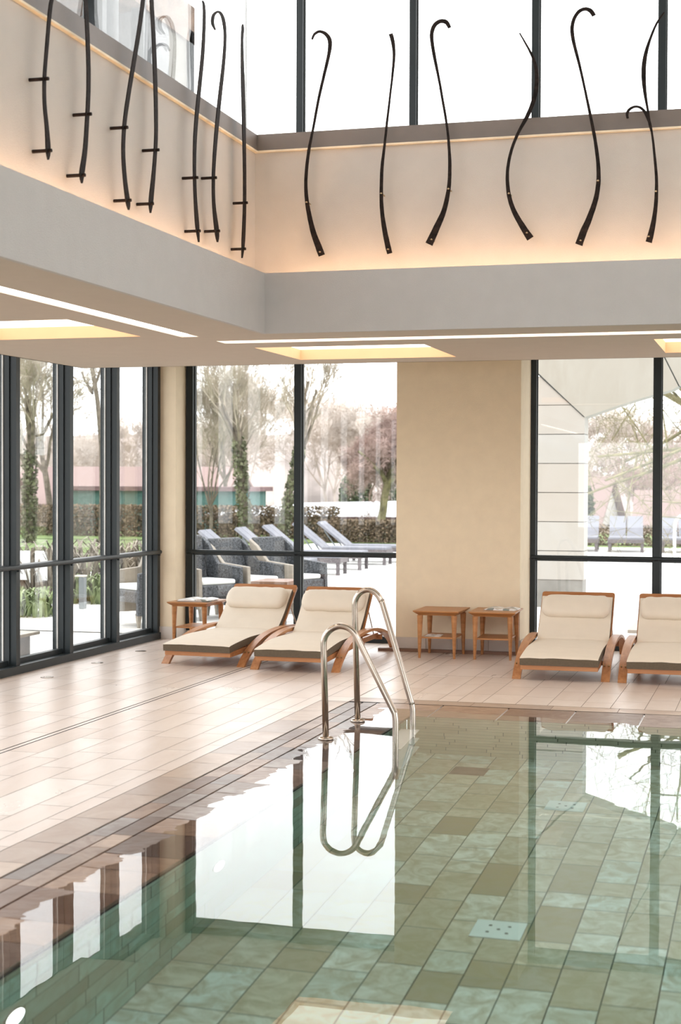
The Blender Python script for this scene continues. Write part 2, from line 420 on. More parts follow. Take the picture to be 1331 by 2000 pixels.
while x < 4.3:
    l = .49; xe = min(x + l, 4.3); sd = rc.uniform(0, 50); tl = rc.uniform(-.0006, .0006)
    def f(xx, yy):
        yw = 10.93 - min(1, max(0, (xx + 2.6) / 1.9)) * .27
        return -.004 * (11.195 - yy) / (11.195 - yw) + tl + .0010 * mnoise.noise(Vector((xx * 7, yy * 14, sd)))
    copstone(x + .005, xe - .005, 10.652, 11.196, 0, 1, 14, 13, f)
    x += l
mb.box(-3.107, 4.3, 11.2, 11.212, -.05, -.002, 0)
mb.face([(-3.107, -4, -.06), (-2.50, -4, -.06), (-2.50, 11.2, -.06), (-3.107, 11.2, -.06)], 0)
mb.face([(-3.1065, -4, -.06), (-3.1065, 11.2, -.06), (-3.1065, 11.2, -.002), (-3.1065, -4, -.002)], 0)
mb.box(4.2, 4.35, -4.1, 11.2, -.09, 0, 1)
mb.box(-3.1, 4.35, -4.1, -4.0, -.09, 0, 1)
structure(mb.build('pool_coping', ['slit', 'coping']), 'brown stone pool coping with overflow slits', 'pool edge')

# pool basin
mb = MB()
X0, X1, Y0, Y1, ZB = -2.53, 4.2, -4.0, 10.65, -1.35
mb.face([(X0 - .02, Y0, ZB - .004), (X1, Y0, ZB - .004), (X1, Y1 + .02, ZB - .004), (X0 - .02, Y1 + .02, ZB - .004)], 0)
mb.face([(X0 - .004, Y0, ZB), (X0 - .004, Y1, ZB), (X0 - .004, Y1, -.09), (X0 - .004, Y0, -.09)], 0)
mb.face([(X0, Y1 + .004, ZB), (X1, Y1 + .004, ZB), (X1, Y1 + .004, -.09), (X0, Y1 + .004, -.09)], 0)
mb.face([(X1 + .004, Y0, ZB), (X1 + .004, Y1, ZB), (X1 + .004, Y1, -.09), (X1 + .004, Y0, -.09)], 0)
mb.face([(X0, Y0 - .004, ZB), (X1, Y0 - .004, ZB), (X1, Y0 - .004, -.09), (X0, Y0 - .004, -.09)], 0)
rf = random.Random(5)
tile_rows(mb, X0, X1, Y0, Y1, .2, (.2, .55), .0065, lambda u, v: (u, v, ZB), 1, .12, rf)
tile_rows(mb, ZB, -.02, Y0, Y1, .16, (.22, .55), .006, lambda u, v: (X0, v, u), 3, .2, rf)
tile_rows(mb, ZB, -.02, X0, X1, .095, (.18, .5), .006, lambda u, v: (v, Y1, u), 2, .35, rf)
tile_rows(mb, ZB, -.02, Y0, Y1, .095, (.2, .5), .006, lambda u, v: (X1, v, u), 2, .35, rf)
tile_rows(mb, ZB, -.02, X0, X1, .095, (.2, .5), .006, lambda u, v: (v, Y0, u), 2, .35, rf)
structure(mb.build('pool_basin', ['poolgrout', 'poolfloor', 'poolwall', 'wallleft']), 'stone lined pool basin under the water', 'pool')
mb = MB()
wx = [-2.885, -2.5, -1.5, 0, 4.21]
mb.box(-2.884, 4.21, -4.01, 11.197, -1.40, -.004)
w = mb.build('pool_water', 'water')
tag(w, 'still clear green-tinted water filling the indoor pool', 'water', kind='structure')

# ceilings, fascias and cove
coffers = [(-3.87, -2.54, 11.19, 12.38), (-.865, .465, 11.19, 12.38), (2.14, 3.47, 11.19, 12.38),
           (-5.5, -4.355, 8.96, 10.14), (-5.5, -4.355, 5.96, 7.14), (-5.5, -4.355, 2.96, 4.14)]
slots = [(-4.09, -3.96, -1.5, 10.25), (-3.96, 4.6, 10.6, 10.8)]
mb = MB()
OPEN = (-3.462, 3.93, -2.0, 10.17)
plate_with_holes(mb, -6.09, 6.3, -4.6, 12.83, CZ, coffers + slots + [OPEN])
# upstand edges of the dropped panel
mb.box(-6.09, -6.07, -4.6, 12.83, CZ, CZ2 + .02)
mb.box(-6.09, 6.3, 12.81, 12.83, CZ, CZ2 + .02)
mb.box(6.28, 6.3, -4.6, 12.83, CZ, CZ2 + .02); mb.box(-6.09, 6.3, -4.6, -4.58, CZ, CZ2 + .02)
# raised strip round the edge
plate_with_holes(mb, XW - .15, 7.2, -5.2, YB + .15, CZ2, [(-6.08, 6.29, -4.59, 12.82)])
# sides of the slots
for x0, x1, y0, y1 in slots:
    for a in ((x0, x0, y0, y1), (x1, x1, y0, y1), (x0, x1, y0, y0), (x0, x1, y1, y1)):
        mb.face([(a[0], a[2], CZ), (a[1], a[3], CZ), (a[1], a[3], CZ + .035), (a[0], a[2], CZ + .035)])
structure(mb.build('ceiling', 'ceil'), 'dropped beige ceiling panel with warm lights', 'ceiling')
mb = MB()
mb.box(-3.462, -3.432, -2.0, 10.17, CZ, 3.097)
mb.box(-3.432, 3.9, 10.14, 10.17, CZ, 3.097)
mb.box(3.9, 3.93, -2.0, 10.17, CZ, 3.097); mb.box(-3.432, 3.9, -2.03, -2.0, CZ, 3.097)
structure(mb.build('trim_1', 'fascia'), 'pale grey fascia round the ceiling opening', 'fascia')
XU, YU, ZL, ZG = -3.632, 10.51, 4.02, 4.136
mb = MB()
mb.box(XU - .2, XU, -2.3, YU + .2, 2.9, ZL)
structure(mb.build('wall_upper_left', 'upperwall'), 'upper wall on the left behind the ironwork', 'wall')
mb = MB()
mb.box(XU, 4.3, YU, YU + .2, 2.9, ZL)
structure(mb.build('wall_upper_back', 'upperwall'), 'upper wall at the back behind the ironwork', 'wall')
mb = MB()
mb.box(4.1, 4.3, -2.3, YU, 2.9, ZL); mb.box(XU, 4.1, -2.4, -2.2, 2.9, ZL)
structure(mb.build('wall_upper_right', 'upperwall'), 'upper walls on the far sides of the opening', 'wall')
mb = MB()
mb.box(XU - .2, XU + .02, -2.3, YU + .2, ZL, ZG); mb.box(XU, 4.3, YU - .02, YU + .2, ZL, ZG)
mb.box(4.08, 4.3, -2.3, YU, ZL, ZG); mb.box(XU, 4.3, -2.4, -2.18, ZL, ZG)
structure(mb.build('trim_2', 'ledge'), 'brown-grey metal ledge under the clerestory glass', 'ledge')
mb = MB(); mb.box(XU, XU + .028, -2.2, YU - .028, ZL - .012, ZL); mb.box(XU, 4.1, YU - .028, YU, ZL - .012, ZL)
structure(mb.build('trim_5', 'lip'), 'thin lip under the ledge, cove glow put into its bright colour', 'lip')
mb = MB(); mb.box(XU - .3, 4.4, -2.5, YU + .3, 6.3, 6.45)
structure(mb.build('ceiling_upper', 'plaster'), 'roof above the clerestory', 'ceiling')
mb = MB()
plate_with_holes(mb, -6.6, 7.4, -5.4, 15.7, 3.34, [(XU - .1, 4.2, -2.35, YU + .1)])
mb.box(-6.6, -6.58, -5.4, 15.7, 3.1, 3.34); mb.box(-6.6, 7.4, 15.68, 15.7, 3.1, 3.34); mb.box(7.38, 7.4, -5.4, 15.7, 3.1, 3.34)
structure(mb.build('flat_roof', 'blockgrey'), 'flat roof outside the clerestory', 'roof')

mb = MB()
mb.box(XU, -3.462, -2.0, YU, 2.90, 2.94); mb.box(-3.462, 3.93, 10.17, YU, 2.90, 2.94); mb.box(3.93, 4.1, -2.2, YU, 2.90, 2.94); mb.box(XU, 4.1, -2.2, -2.03, 2.9, 2.94)
structure(mb.build('trim_4', 'upperwall'), 'floor of the light cove behind the fascia', 'cove')
# cove strips (real LED strips lying in the trough)
def strip(name, x0, x1, y0, y1, lab):
    m_ = MB(); m_.box(x0, x1, y0, y1, 2.945, 2.957)
    return tag(m_.build(name, 'covelight'), lab, 'light strip', 'cove light strips')
strip('cove_light', -3.56, -3.54, -1.9, 10.10, 'warm light strip hidden in the cove below the left ironwork')
strip('cove_light', -3.40, 3.8, 10.30, 10.32, 'warm light strip hidden in the cove below the back ironwork')

# slot lights and coffers
def ceiling_light(rect, mat, z, name, lab, cat, grp, side=None, inset=0):
    x0, x1, y0, y1 = rect; cx, cyy = (x0 + x1) / 2, (y0 + y1) / 2
    root = empty(name, (cx, cyy, CZ)); tag(root, lab, cat, grp)
    m_ = MB(); i = inset
    m_.box(x0 - cx + i, x1 - cx - i, y0 - cyy + i, y1 - cyy - i, z, z + .01); m_.build('diffuser', mat, root)
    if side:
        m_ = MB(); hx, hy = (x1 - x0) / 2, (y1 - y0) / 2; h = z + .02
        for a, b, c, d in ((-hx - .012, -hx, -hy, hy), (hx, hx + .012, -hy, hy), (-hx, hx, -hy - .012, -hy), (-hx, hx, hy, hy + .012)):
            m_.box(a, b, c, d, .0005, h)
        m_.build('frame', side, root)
    return root
ceiling_light(slots[0], 'slotlight', .02, 'linear_ceiling_light', 'bright linear ceiling light running along the left of the opening', 'ceiling light', 'linear ceiling lights')
ceiling_light(slots[1], 'slotlight', .02, 'linear_ceiling_light', 'bright linear ceiling light running along the back of the opening', 'ceiling light', 'linear ceiling lights')
labs = ['square glowing ceiling recess above the left back window', 'glowing ceiling recess cut by the right edge above the right window', 'glowing ceiling recess beyond the right edge',
        'glowing ceiling recess at the left edge above the glazed wall', 'glowing ceiling recess seen only in reflection nearer the viewer', 'glowing ceiling recess over the near left deck']
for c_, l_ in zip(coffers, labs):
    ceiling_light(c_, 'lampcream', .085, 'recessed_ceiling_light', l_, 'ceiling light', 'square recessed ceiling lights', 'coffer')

# ------------------------------------------------------------------ walls, columns and baseboards
def wallbox(name, lab, *boxes, mat='cream'):
    m_ = MB()
    for b in boxes: m_.box(*b)
    return structure(m_.build(name, mat), lab, 'wall')
wallbox('wall_back', 'cream wall pier between the two back windows', (-3.62, -2.39, 14.75, 15.55, 0, CZ2))
wallbox('wall_corner', 'cream corner pier between left glazing and back window', (-6.42, -6.09, 15.10, 15.55, 0, CZ2))
wallbox('wall_back_far', 'cream piers of the back wall further right', (1.35, 2.6, 14.75, 15.55, 0, CZ2), (5.1, 7.3, 14.75, 15.55, 0, CZ2))
wallbox('wall_right', 'cream right wall', (7.2, 7.4, -5.3, 3.0, 0, CZ2), (7.2, 7.4, 13, 15.6, 0, CZ2), (7.2, 7.4, 3.0, 13, 2.9, CZ2))
wallbox('wall_front', 'cream wall behind the viewer', (-6.5, -4.5, -5.3, -5.2, 0, CZ2), (-4.5, 4.5, -5.3, -5.2, 2.6, CZ2), (4.5, 7.3, -5.3, -5.2, 0, CZ2))
def basebd(name, lab, *boxes):
    m_ = MB()
    for b in boxes: m_.box(*b)
    return structure(m_.build(name, 'basestone'), lab, 'baseboard')
bb = [(-3.62 + i * .31, min(-3.62 + (i + 1) * .31, -2.378) - .003, 14.735, 14.75, .0, .135) for i in range(4)]
basebd('baseboard_back', 'pale stone skirting on the pier', *bb, (-2.39, -2.375, 14.736, 15.40, 0, .135))
basebd('baseboard_corner', 'pale stone skirting on the corner pier', (-6.30, -6.076, 15.085, 15.10, 0, .13), (-6.09, -6.075, 15.085, 15.38, 0, .13))
m_ = MB(); m_.box(-3.78, -2.40, 14.665, 14.735, 0, .028)
structure(m_.build('trim_3', 'brownwood'), 'dark brown wooden strip along the foot of the pier', 'strip')

# ------------------------------------------------------------------ windows
def window_left():
    root = empty('window_1'); structure(root, 'tall glazed wall on the left with dark metal mullions', 'window')
    ys = [15.065 - 1.04 * i for i in range(20)]
    for i, y in enumerate(ys):
        m_ = MB()
        m_.box(-6.325, -6.265, y - .035, y + .035, .07, CZ2)        # inner blade
        m_.box(-6.375, -6.325, y - .050, y + .050, .07, CZ2)        # stepped outer frame
        m_.box(-6.44, -6.375, y - .035, y + .035, .07, CZ2)
        m_.build('mullion', 'frame', root)
        g = MB(); g.box(-6.388, -6.378, y - .062, y - .051, .1, 3.1); g.box(-6.388, -6.378, y + .051, y + .062, .1, 3.1); g.build('gasket', 'gasket', root)
    m_ = MB()
    m_.tube([(-6.262, ys[-1], .915), (-6.262, ys[0] + .03, .915)], .021, 10)
    m_.box(-6.33, -6.262, ys[-1], ys[0], .897, .933); m_.box(-6.40, -6.33, ys[-1], ys[0], .885, .93)
    for y in ys:
        m_.box(-6.27, -6.25, y - .012, y + .012, .878, .892)
    m_.build('transom', 'frame', root)
    m_ = MB(); m_.box(-6.44, -6.25, ys[-1] - .05, 15.10, 0, .07); m_.box(-6.40, -6.34, ys[-1], 15.08, .07, .115)
    m_.build('sill', 'frame', root)
    m_ = MB(); m_.box(-6.44, -6.30, ys[-1] - .05, 15.10, 3.10, CZ2); m_.build('head', 'frame', root)
    m_ = MB()
    for a, b in zip(ys, ys[1:]): m_.box(-6.392, -6.380, b + .05, a - .05, .11, .89); m_.box(-6.392, -6.380, b + .05, a - .05, .925, 3.1)
    m_.build('pane', 'glass', root)
window_left()
def window_back(name, xs, lab):
    root = empty(name); structure(root, lab, 'window')
    y = YB
    for x in xs:
        m_ = MB(); m_.box(x - .037, x + .037, y - .06, y + .06, .07, CZ2); m_.build('mullion', 'frame', root)
        g = MB(); g.box(x - .046, x - .037, y - .01, y + .01, .1, 3.1); g.box(x + .037, x + .046, y - .01, y + .01, .1, 3.1); g.build('gasket', 'hole', root)
    m_ = MB(); m_.box(xs[0], xs[-1], y - .05, y + .05, .878, .918); m_.tube([(xs[0], y - .065, .915), (xs[-1], y - .065, .915)], .021, 10)
    for x in xs[:-1]:
        for d in (-.022, .022): m_.tube([(x + d, y - .09, .897), (x + d, y - .06, .897)], .006, 6)
    m_.build('transom', 'frame', root)
    m_ = MB(); m_.box(xs[0], xs[-1], y - .07, y + .06, 0, .07); m_.build('sill', 'frame', root)
    m_ = MB(); m_.box(xs[0], xs[-1], y - .06, y + .06, 3.10, CZ2); m_.build('head', 'frame', root)
    m_ = MB()
    for a, b in zip(xs, xs[1:]): m_.box(a + .04, b - .04, y - .006, y + .006, .07, .88); m_.box(a + .04, b - .04, y - .006, y + .006, .92, 3.1)
    m_.build('pane', 'glass', root)
window_back('window_2', [-6.04, -4.835, -3.60], 'tall back window on the left behind two loungers')
window_back('window_3', [-2.372, -1.145, .08, 1.32], 'tall back window on the right behind two loungers')
window_back('window_4', [2.63, 3.85, 5.08], 'tall back window beyond the right edge')
def clerestory():
    root = empty('window_5'); structure(root, 'clerestory glass above the brown-grey ledge on the back', 'window')
    y = YU + .09
    xs = [-3.32, -2.49, -1.627, -.774, .08, .93, 1.78, 2.63, 3.48]
    for x in xs:
        m_ = MB(); m_.box(x - .024, x + .024, y - .03, y + .05, ZG, 6.3); m_.build('mullion', 'frame', root)
        g = MB(); g.box(x - .031, x - .024, y, y + .02, ZG, 6.3); g.box(x + .024, x + .031, y, y + .02, ZG, 6.3); g.build('gasket', 'hole', root)
    m_ = MB(); e = [XU - .02] + xs + [4.2]
    for a, b in zip(e, e[1:]): m_.box(a + .03, b - .03, y, y + .012, ZG, 6.3)
    m_.build('pane', 'glass', root)
    root = empty('window_6'); structure(root, 'clerestory glass above the ledge on the left', 'window')
    x = XU - .09; m_ = MB(); m_.box(x - .012, x, -2.3, YU + .06, ZG, 6.3); m_.build('pane', 'glass', root)
    g = MB(); g.box(x - .014, x + .002, YU + .06, YU + .076, ZG, 6.3); g.build('gasket', 'gasket', root)
    for yy in (8.3, 6.9, 5.5, 4.1):
        m_ = MB(); m_.box(x - .05, x - .013, yy - .024, yy + .024, ZG, 6.3); m_.build('mullion', 'frame', root)
    root = empty('window_7'); structure(root, 'clerestory glass on the far sides', 'window')
    m_ = MB(); m_.box(4.19, 4.2, -2.3, YU, ZG, 6.3); m_.box(XU, 4.2, -2.3, -2.29, ZG, 6.3); m_.build('pane', 'glass', root)
    for yy in range(-1, 10, 2):
        m_ = MB(); m_.box(4.12, 4.19, yy - .03, yy + .03, ZG, 6.3); m_.build('mullion', 'frame', root)
clerestory()

# ------------------------------------------------------------------ pool ladder
def smooth_path(pts, n=6):
    P_ = [Vector(p) for p in pts]; P_ = [P_[0]] + P_ + [P_[-1]]; out = []
    for i in range(1, len(P_) - 2):
        a, b, c, d = P_[i - 1:i + 3]
        for k in range(n):
            t = k / n; out.append(.5 * ((2 * b) + (-a + c) * t + (2 * a - 5 * b + 4 * c - d) * t * t + (-a + 3 * b - 3 * c + d) * t ** 3))
    out.append(P_[-1]); return out
lad = empty('pool_ladder', (-2.795, 9.51, 0))
tag(lad, 'polished steel pool ladder with two curved grab rails at the pool corner', 'ladder')
def rail(y, pts):
    m_ = MB(); path = [Vector((x + 2.795, y - 9.51, z)) for x, z in pts]
    p = [path[0]] + smooth_path(path[1:-2], 6) + path[-2:]
    q = [p[0]]
    for v in p[1:]:
        if (v - q[-1]).length > .004: q.append(v)
    # even out the tube frame: the rail lies in a plane y = const
    rs = []
    for i, v in enumerate(q):
        d = (q[min(i + 1, len(q) - 1)] - q[max(i - 1, 0)]).normalized(); a = Vector((0, 1, 0)); b_ = d.cross(a).normalized()
        rs.append([v + (a * math.cos(2 * math.pi * k / 16) + b_ * math.sin(2 * math.pi * k / 16)) * .0205 for k in range(16)])
    m_.rings(rs); m_.build('grab_rail', 'steel', lad, smooth=True)
    f = MB(); f.lathe([(.0, -.004), (.05, -.004), (.052, .004), (.045, .012), (.03, .018), (.021, .02), (.0, .02)], (0, y - 9.51, 0)); f.build('flange', 'steel', lad, smooth=True)
rail(9.51, [(-2.795, 0), (-2.811, .55), (-2.812, .62), (-2.799, .667), (-2.766, .705), (-2.725, .726), (-2.688, .73), (-2.645, .718), (-2.610, .69), (-2.582, .648), (-2.56, .605), (-2.36, .225), (-2.340, .185), (-2.333, .14), (-2.333, .0), (-2.333, -1.1)])
rail(10.29, [(-2.795, 0), (-2.817, .74), (-2.818, .81), (-2.806, .856), (-2.776, .893), (-2.735, .911), (-2.695, .906), (-2.657, .878), (-2.630, .835), (-2.61, .785), (-2.425, .185), (-2.41, .14), (-2.402, .09), (-2.402, -.02), (-2.402, -1.1)])
for z in (-.22, -.52, -.82):
    m_ = MB(); m_.quadbox([(.37, 0, z - .015), (.50, 0, z - .015), (.44, .78, z - .015), (.31, .78, z - .015), (.37, 0, z + .015), (.50, 0, z + .015), (.44, .78, z + .015), (.31, .78, z + .015)])
    m_.build('tread', 'white', lad, bevel=.005)

# ------------------------------------------------------------------ sun loungers
def cushion(path, hw, th, seed, mats, name, parent, nx=16, wrinkle=.004, dome=.012, endround=True):
    """soft slab following path of (y,z) centre points; sides are the second material"""
    P_ = smooth_path([(0, y, z) for y, z in path], 6); n = len(P_)
    m_ = MB(); rs = []
    for i, p in enumerate(P_):
        d = (P_[min(i + 1, n - 1)] - P_[max(i - 1, 0)]).normalized(); nn = Vector((0, -d.z, d.y))
        e = min(1, (i + .35) / 1.6, (n - 1 - i + .35) / 1.6) if endround else 1
        e = math.sqrt(e)
        top = []; bot = []
        for k in range(nx + 1):
            u = -1 + 2 * k / nx; edge = 1 - abs(u) ** 8
            w_ = mnoise.noise(Vector((u * 3 + seed, i * .45, seed))) * wrinkle + mnoise.noise(Vector((u * .8 + seed, i * 1.3, seed * 2))) * wrinkle * .8
            h = th / 2 * (.72 + .28 * e) + dome * edge * (1 - u * u * .5) * e + w_ * edge
            top.append(p + Vector((u * hw, 0, 0)) + nn * h)
            bot.append(p + Vector((u * hw, 0, 0)) - nn * (th / 2))
        rs.append(top + bot[::-1])
    b = len(m_.v); L_ = len(rs[0])
    for r in rs: m_.v += [tuple(q) for q in r]
    for i in range(n - 1):
        for k in range(L_):
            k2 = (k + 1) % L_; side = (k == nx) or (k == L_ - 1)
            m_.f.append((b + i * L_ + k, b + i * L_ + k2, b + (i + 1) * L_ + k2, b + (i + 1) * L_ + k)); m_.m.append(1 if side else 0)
    for i in (0, n - 1):
        for k in range(nx):
            m_.f.append((b + i * L_ + k, b + i * L_ + k + 1, b + i * L_ + L_ - 2 - k, b + i * L_ + L_ - 1 - k)); m_.m.append(1)
    o = m_.build(name, mats, parent, smooth=True, bevel=0)
    ed = o.modifiers.new('split', 'EDGE_SPLIT'); ed.split_angle = math.radians(50)
    return o
def make_lounger(seed):
    root = empty('sun_lounger')
    # bowed side pieces standing on the floor
    arc = [(0, .0), (.10, .075), (.25, .15), (.45, .212), (.7, .25), (1.0, .266), (1.3, .258), (1.6, .222), (1.85, .165), (2.05, .09), (2.17, .0)]
    for s in (-1, 1):
        m_ = MB(); P_ = smooth_path([(s * .372, y, z) for y, z in arc], 5); rs = []
        for i, p in enumerate(P_):
            d = (P_[min(i + 1, len(P_) - 1)] - P_[max(i - 1, 0)]).normalized(); nn = Vector((0, -d.z, d.y)) * .014
            if i == 0: nn = Vector((0, -.02, 0))
            if i == len(P_) - 1: nn = Vector((0, .02, 0))
            hx = .036
            rs.append([p + Vector((-hx, 0, 0)) + nn, p + Vector((hx, 0, 0)) + nn, p + Vector((hx, 0, 0)) - nn, p + Vector((-hx, 0, 0)) - nn])
        m_.rings(rs); bow = m_.build('bow_leg', 'teak_y', root, bevel=.004)
        # bolts lie on the sloping face of the bow, facing the foot end
        for dx in (-.018, .018):
            m_ = MB(); c_ = Vector((s * .372 + dx, .135, .115)); m_.tube([c_ + Vector((0, .006, -.006)), c_ + Vector((0, -.009, .009))], .007, 10)
            m_.build('bolt', 'brass', bow)
    # seat frame
    m_ = MB()
    for s in (-1, 1):
        m_.quadbox([(s * .305 - .015, -.10, .095), (s * .305 + .015, -.10, .095), (s * .305 + .015, 1.05, .13), (s * .305 - .015, 1.05, .13),
                    (s * .305 - .015, -.10, .142), (s * .305 + .015, -.10, .142), (s * .305 + .015, 1.05, .185), (s * .305 - .015, 1.05, .185)])
        m_.box(s * .305 - .015, s * .305 + .015, 1.05, 1.75, .135, .185)
    m_.box(-.32, .32, -.125, -.098, .095, .142)
    m_.box(-.36, .36, .30, .34, .10, .135); m_.box(-.36, .36, 1.02, 1.06, .12, .16); m_.box(-.36, .36, 1.72, 1.76, .12, .17)
    for i in range(11): m_.box(-.30, .30, -.06 + i * .1, -.01 + i * .1, .138 + i * .0038, .148 + i * .0038)
    m_.build('seat_frame', 'teak', root, bevel=.003)
    # backrest frame
    m_ = MB(); y0, z0, y1, z1 = 1.05, .175, 1.50, .615
    L_ = math.hypot(y1 - y0, z1 - z0); d = Vector((0, (y1 - y0) / L_, (z1 - z0) / L_)); nn = Vector((0, -d.z, d.y))
    def slat(x0, x1, a, b, t0=-.012, t1=.012):
        o_ = Vector((0, y0, z0)); c8 = []
        for t in (t0, t1):
            for x, q in ((x0, a), (x1, a), (x1, b), (x0, b)): c8.append(o_ + Vector((x, 0, 0)) + d * q + nn * t)
        m_.quadbox(c8)
    slat(-.335, -.295, 0, L_ - .01); slat(.295, .335, 0, L_ - .01)
    for i in range(8): slat(-.295, .295, .02 + i * .07, .07 + i * .07, -.008, .006)
    m_.build('backrest', 'teak', root, bevel=.003)
    m_ = MB(); r_ = []
    # top rail with rounded ends
    hw, a0, a1 = .335, L_ - .045, L_ + .022
    out = [(-hw, a0), (hw, a0), (hw, a1 - .02), (hw - .008, a1 - .006), (hw - .025, a1), (-hw + .025, a1), (-hw + .008, a1 - .006), (-hw, a1 - .02)]
    for t in (-.013, .013): r_.append([Vector((0, y0, z0)) + Vector((x, 0, 0)) + d * q + nn * t for x, q in out])
    m_.rings(r_); m_.build('top_rail', 'teak', root)
    for s in (-1, 1):
        m_ = MB(); m_.tube([Vector((s * .31, y0, z0)) + d * .42, (s * .31, 1.62, .16)], .006, 8); m_.build('strut', 'steel', root)
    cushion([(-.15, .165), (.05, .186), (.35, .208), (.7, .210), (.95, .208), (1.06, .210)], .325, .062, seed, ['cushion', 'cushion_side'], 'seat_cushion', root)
    p0 = Vector((0, y0, z0)) + nn * .040
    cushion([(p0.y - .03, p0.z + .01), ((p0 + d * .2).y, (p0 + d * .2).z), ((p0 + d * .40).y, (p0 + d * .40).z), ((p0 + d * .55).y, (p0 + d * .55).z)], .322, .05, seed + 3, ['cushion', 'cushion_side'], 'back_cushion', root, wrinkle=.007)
    # pillow roll strapped over the top of the back
    m_ = MB(); c_ = p0 + d * .40 + nn * .058; rs = []; nseg = 26
    for i in range(nseg + 1):
        u = -1 + 2 * i / nseg; e = (1 - abs(u) ** 14) ** .5 if abs(u) < 1 else 0
        e = max(e, .55); ring = []
        for k in range(20):
            a = 2 * math.pi * k / 20; w_ = 1 + .05 * mnoise.noise(Vector((u * 5, math.cos(a) * 1.5, seed + math.sin(a)))) + .03 * mnoise.noise(Vector((u * 26, a, seed))) * (abs(u) ** 4) * 2
            ca, sa = math.cos(a), math.sin(a)
            px = (abs(ca) ** .75) * (1 if ca > 0 else -1) * .122 * e * w_; pn = (abs(sa) ** .85) * (1 if sa > 0 else -1) * .060 * e * w_
            ring.append(c_ + Vector((u * .305, 0, 0)) + d * px + nn * pn)
        rs.append(ring)
    m_.rings(rs); m_.build('pillow', 'cushion', root, smooth=True)
    return root
loungers = [
 ((-4.985, 13.02, 0), -3.5, 'teak lounger with pale cushion, nearest the left glazing beside a side table'),
 ((-4.07, 12.87, 0), 0.5, 'teak lounger with pale cushion partly behind the pool ladder'),
 ((-1.748, 12.93, 0), 1.5, 'teak lounger with tan-lit cushion beside the two side tables'),
 ((-.865, 12.93, 0), 1.0, 'teak lounger cut off by the right edge of the picture')]
for i, (loc, rz, lab) in enumerate(loungers):
    o = make_lounger(i * 5.3 + 1)
    o.location = loc; o.rotation_euler = (0, 0, math.radians(rz)); tag(o, lab, 'sun lounger', 'teak sun loungers')

# ------------------------------------------------------------------ side tables and papers
def make_table():
    root = empty('side_table')
    W_, D_ = .44, .56; m_ = MB()
    r = []
    for dx, z in ((-.045, .405), (-.040, .412), (-.004, .438), (0, .443), (0, .450)):
        x, y = W_ / 2 + dx, D_ / 2 + dx; r.append([(-x, -y, z), (x, -y, z), (x, y, z), (-x, y, z)])
    m_.rings(r); m_.build('tabletop', 'table', root)
    for sx in (-1, 1):
        for sy in (-1, 1):
            m_ = MB(); rs = []
            for t, r_ in ((0, .012), (.5, .020), (1, .029)):
                cx, cy_, z = sx * (.168 - .004 * t), sy * (.218 - .004 * t), .405 * t
                rs.append([(cx + r_ * math.cos(a), cy_ + r_ * math.sin(a), z) for a in [math.pi * 2 * k / 10 for k in range(10)]])
            m_.rings(rs); m_.build('leg', 'table', root, smooth=False)
    m_ = MB(); m_.box(-.158, .158, -.215, .215, .185, .20); m_.build('shelf', 'table', root, bevel=.002)
    return root
t0 = make_table()
tabs = [((-5.67, 14.66, 0), -2, 'wooden side table by the left corner pier holding newspapers'),
        ((-3.085, 14.41, 0), 0, 'wooden side table with empty top and leaflet on its shelf'),
        ((-2.565, 14.44, 0), 1.5, 'wooden side table with an open magazine lying on top')]
for i, (loc, rz, lab) in enumerate(tabs):
    o = t0 if i == 0 else copy_tree(t0)
    o.location = loc; o.rotation_euler = (0, 0, math.radians(rz)); tag(o, lab, 'side table', 'wooden side tables')
def sheets(name, mat, loc, rz, w, d, n, lab, cat, seed, curl=.012, th=.004):
    root = empty(name, loc, math.radians(rz)); tag(root, lab, cat); r = random.Random(seed); z = 0
    for k in range(n):
        m_ = MB(); nx, ny = 12, 3; a = r.uniform(-.14, .14); ox, oy = r.uniform(-.02, .02), r.uniform(-.02, .02)
        ts = []
        for zz in (0, th):
            g = []
            for j in range(ny + 1):
                for i in range(nx + 1):
                    u = -1 + 2 * i / nx; v = -1 + 2 * j / ny
                    h = curl * (math.sin(abs(u) * math.pi) ** 1) * (zz > 0) * (k == n - 1 or 1) * (.5 + .5 * (k + 1) / n)
                    x, y = u * w / 2, v * d / 2
                    g.append((x * math.cos(a) - y * math.sin(a) + ox, x * math.sin(a) + y * math.cos(a) + oy, z + zz + h))
            ts.append(g)
        b = len(m_.v); m_.v += ts[0] + ts[1]; q = (nx + 1) * (ny + 1)
        for s_ in (0, 1):
            for j in range(ny):
                for i in range(nx):
                    A = b + s_ * q + j * (nx + 1) + i; m_.f.append((A, A + 1, A + nx + 2, A + nx + 1)); m_.m.append(0)
        for i in range(nx):
            for j in (0, ny):
                A = b + j * (nx + 1) + i; m_.f.append((A, A + 1, A + q + 1, A + q)); m_.m.append(0)
        for j in range(ny):
            for i in (0, nx):
                A = b + j * (nx + 1) + i; m_.f.append((A, A + nx + 1, A + q + nx + 1, A + q)); m_.m.append(0)
        m_.build('pages', mat, root, smooth=False); z += th + .001
sheets('newspaper', 'paper2', (-5.66, 14.62, .4505), 6, .34, .30, 3, 'crumpled pile of newspapers on the left side table', 'newspaper', 3, .012, .005)
sheets('magazine', 'paper1', (-2.53, 14.50, .4505), -8, .30, .24, 2, 'open magazine on the right-hand side table', 'magazine', 5, .012, .004)
sheets('leaflet', 'paper3', (-3.16, 14.33, .2005), 8, .15, .21, 1, 'white leaflet on the lower shelf of the middle side table', 'leaflet', 8, .003, .004)

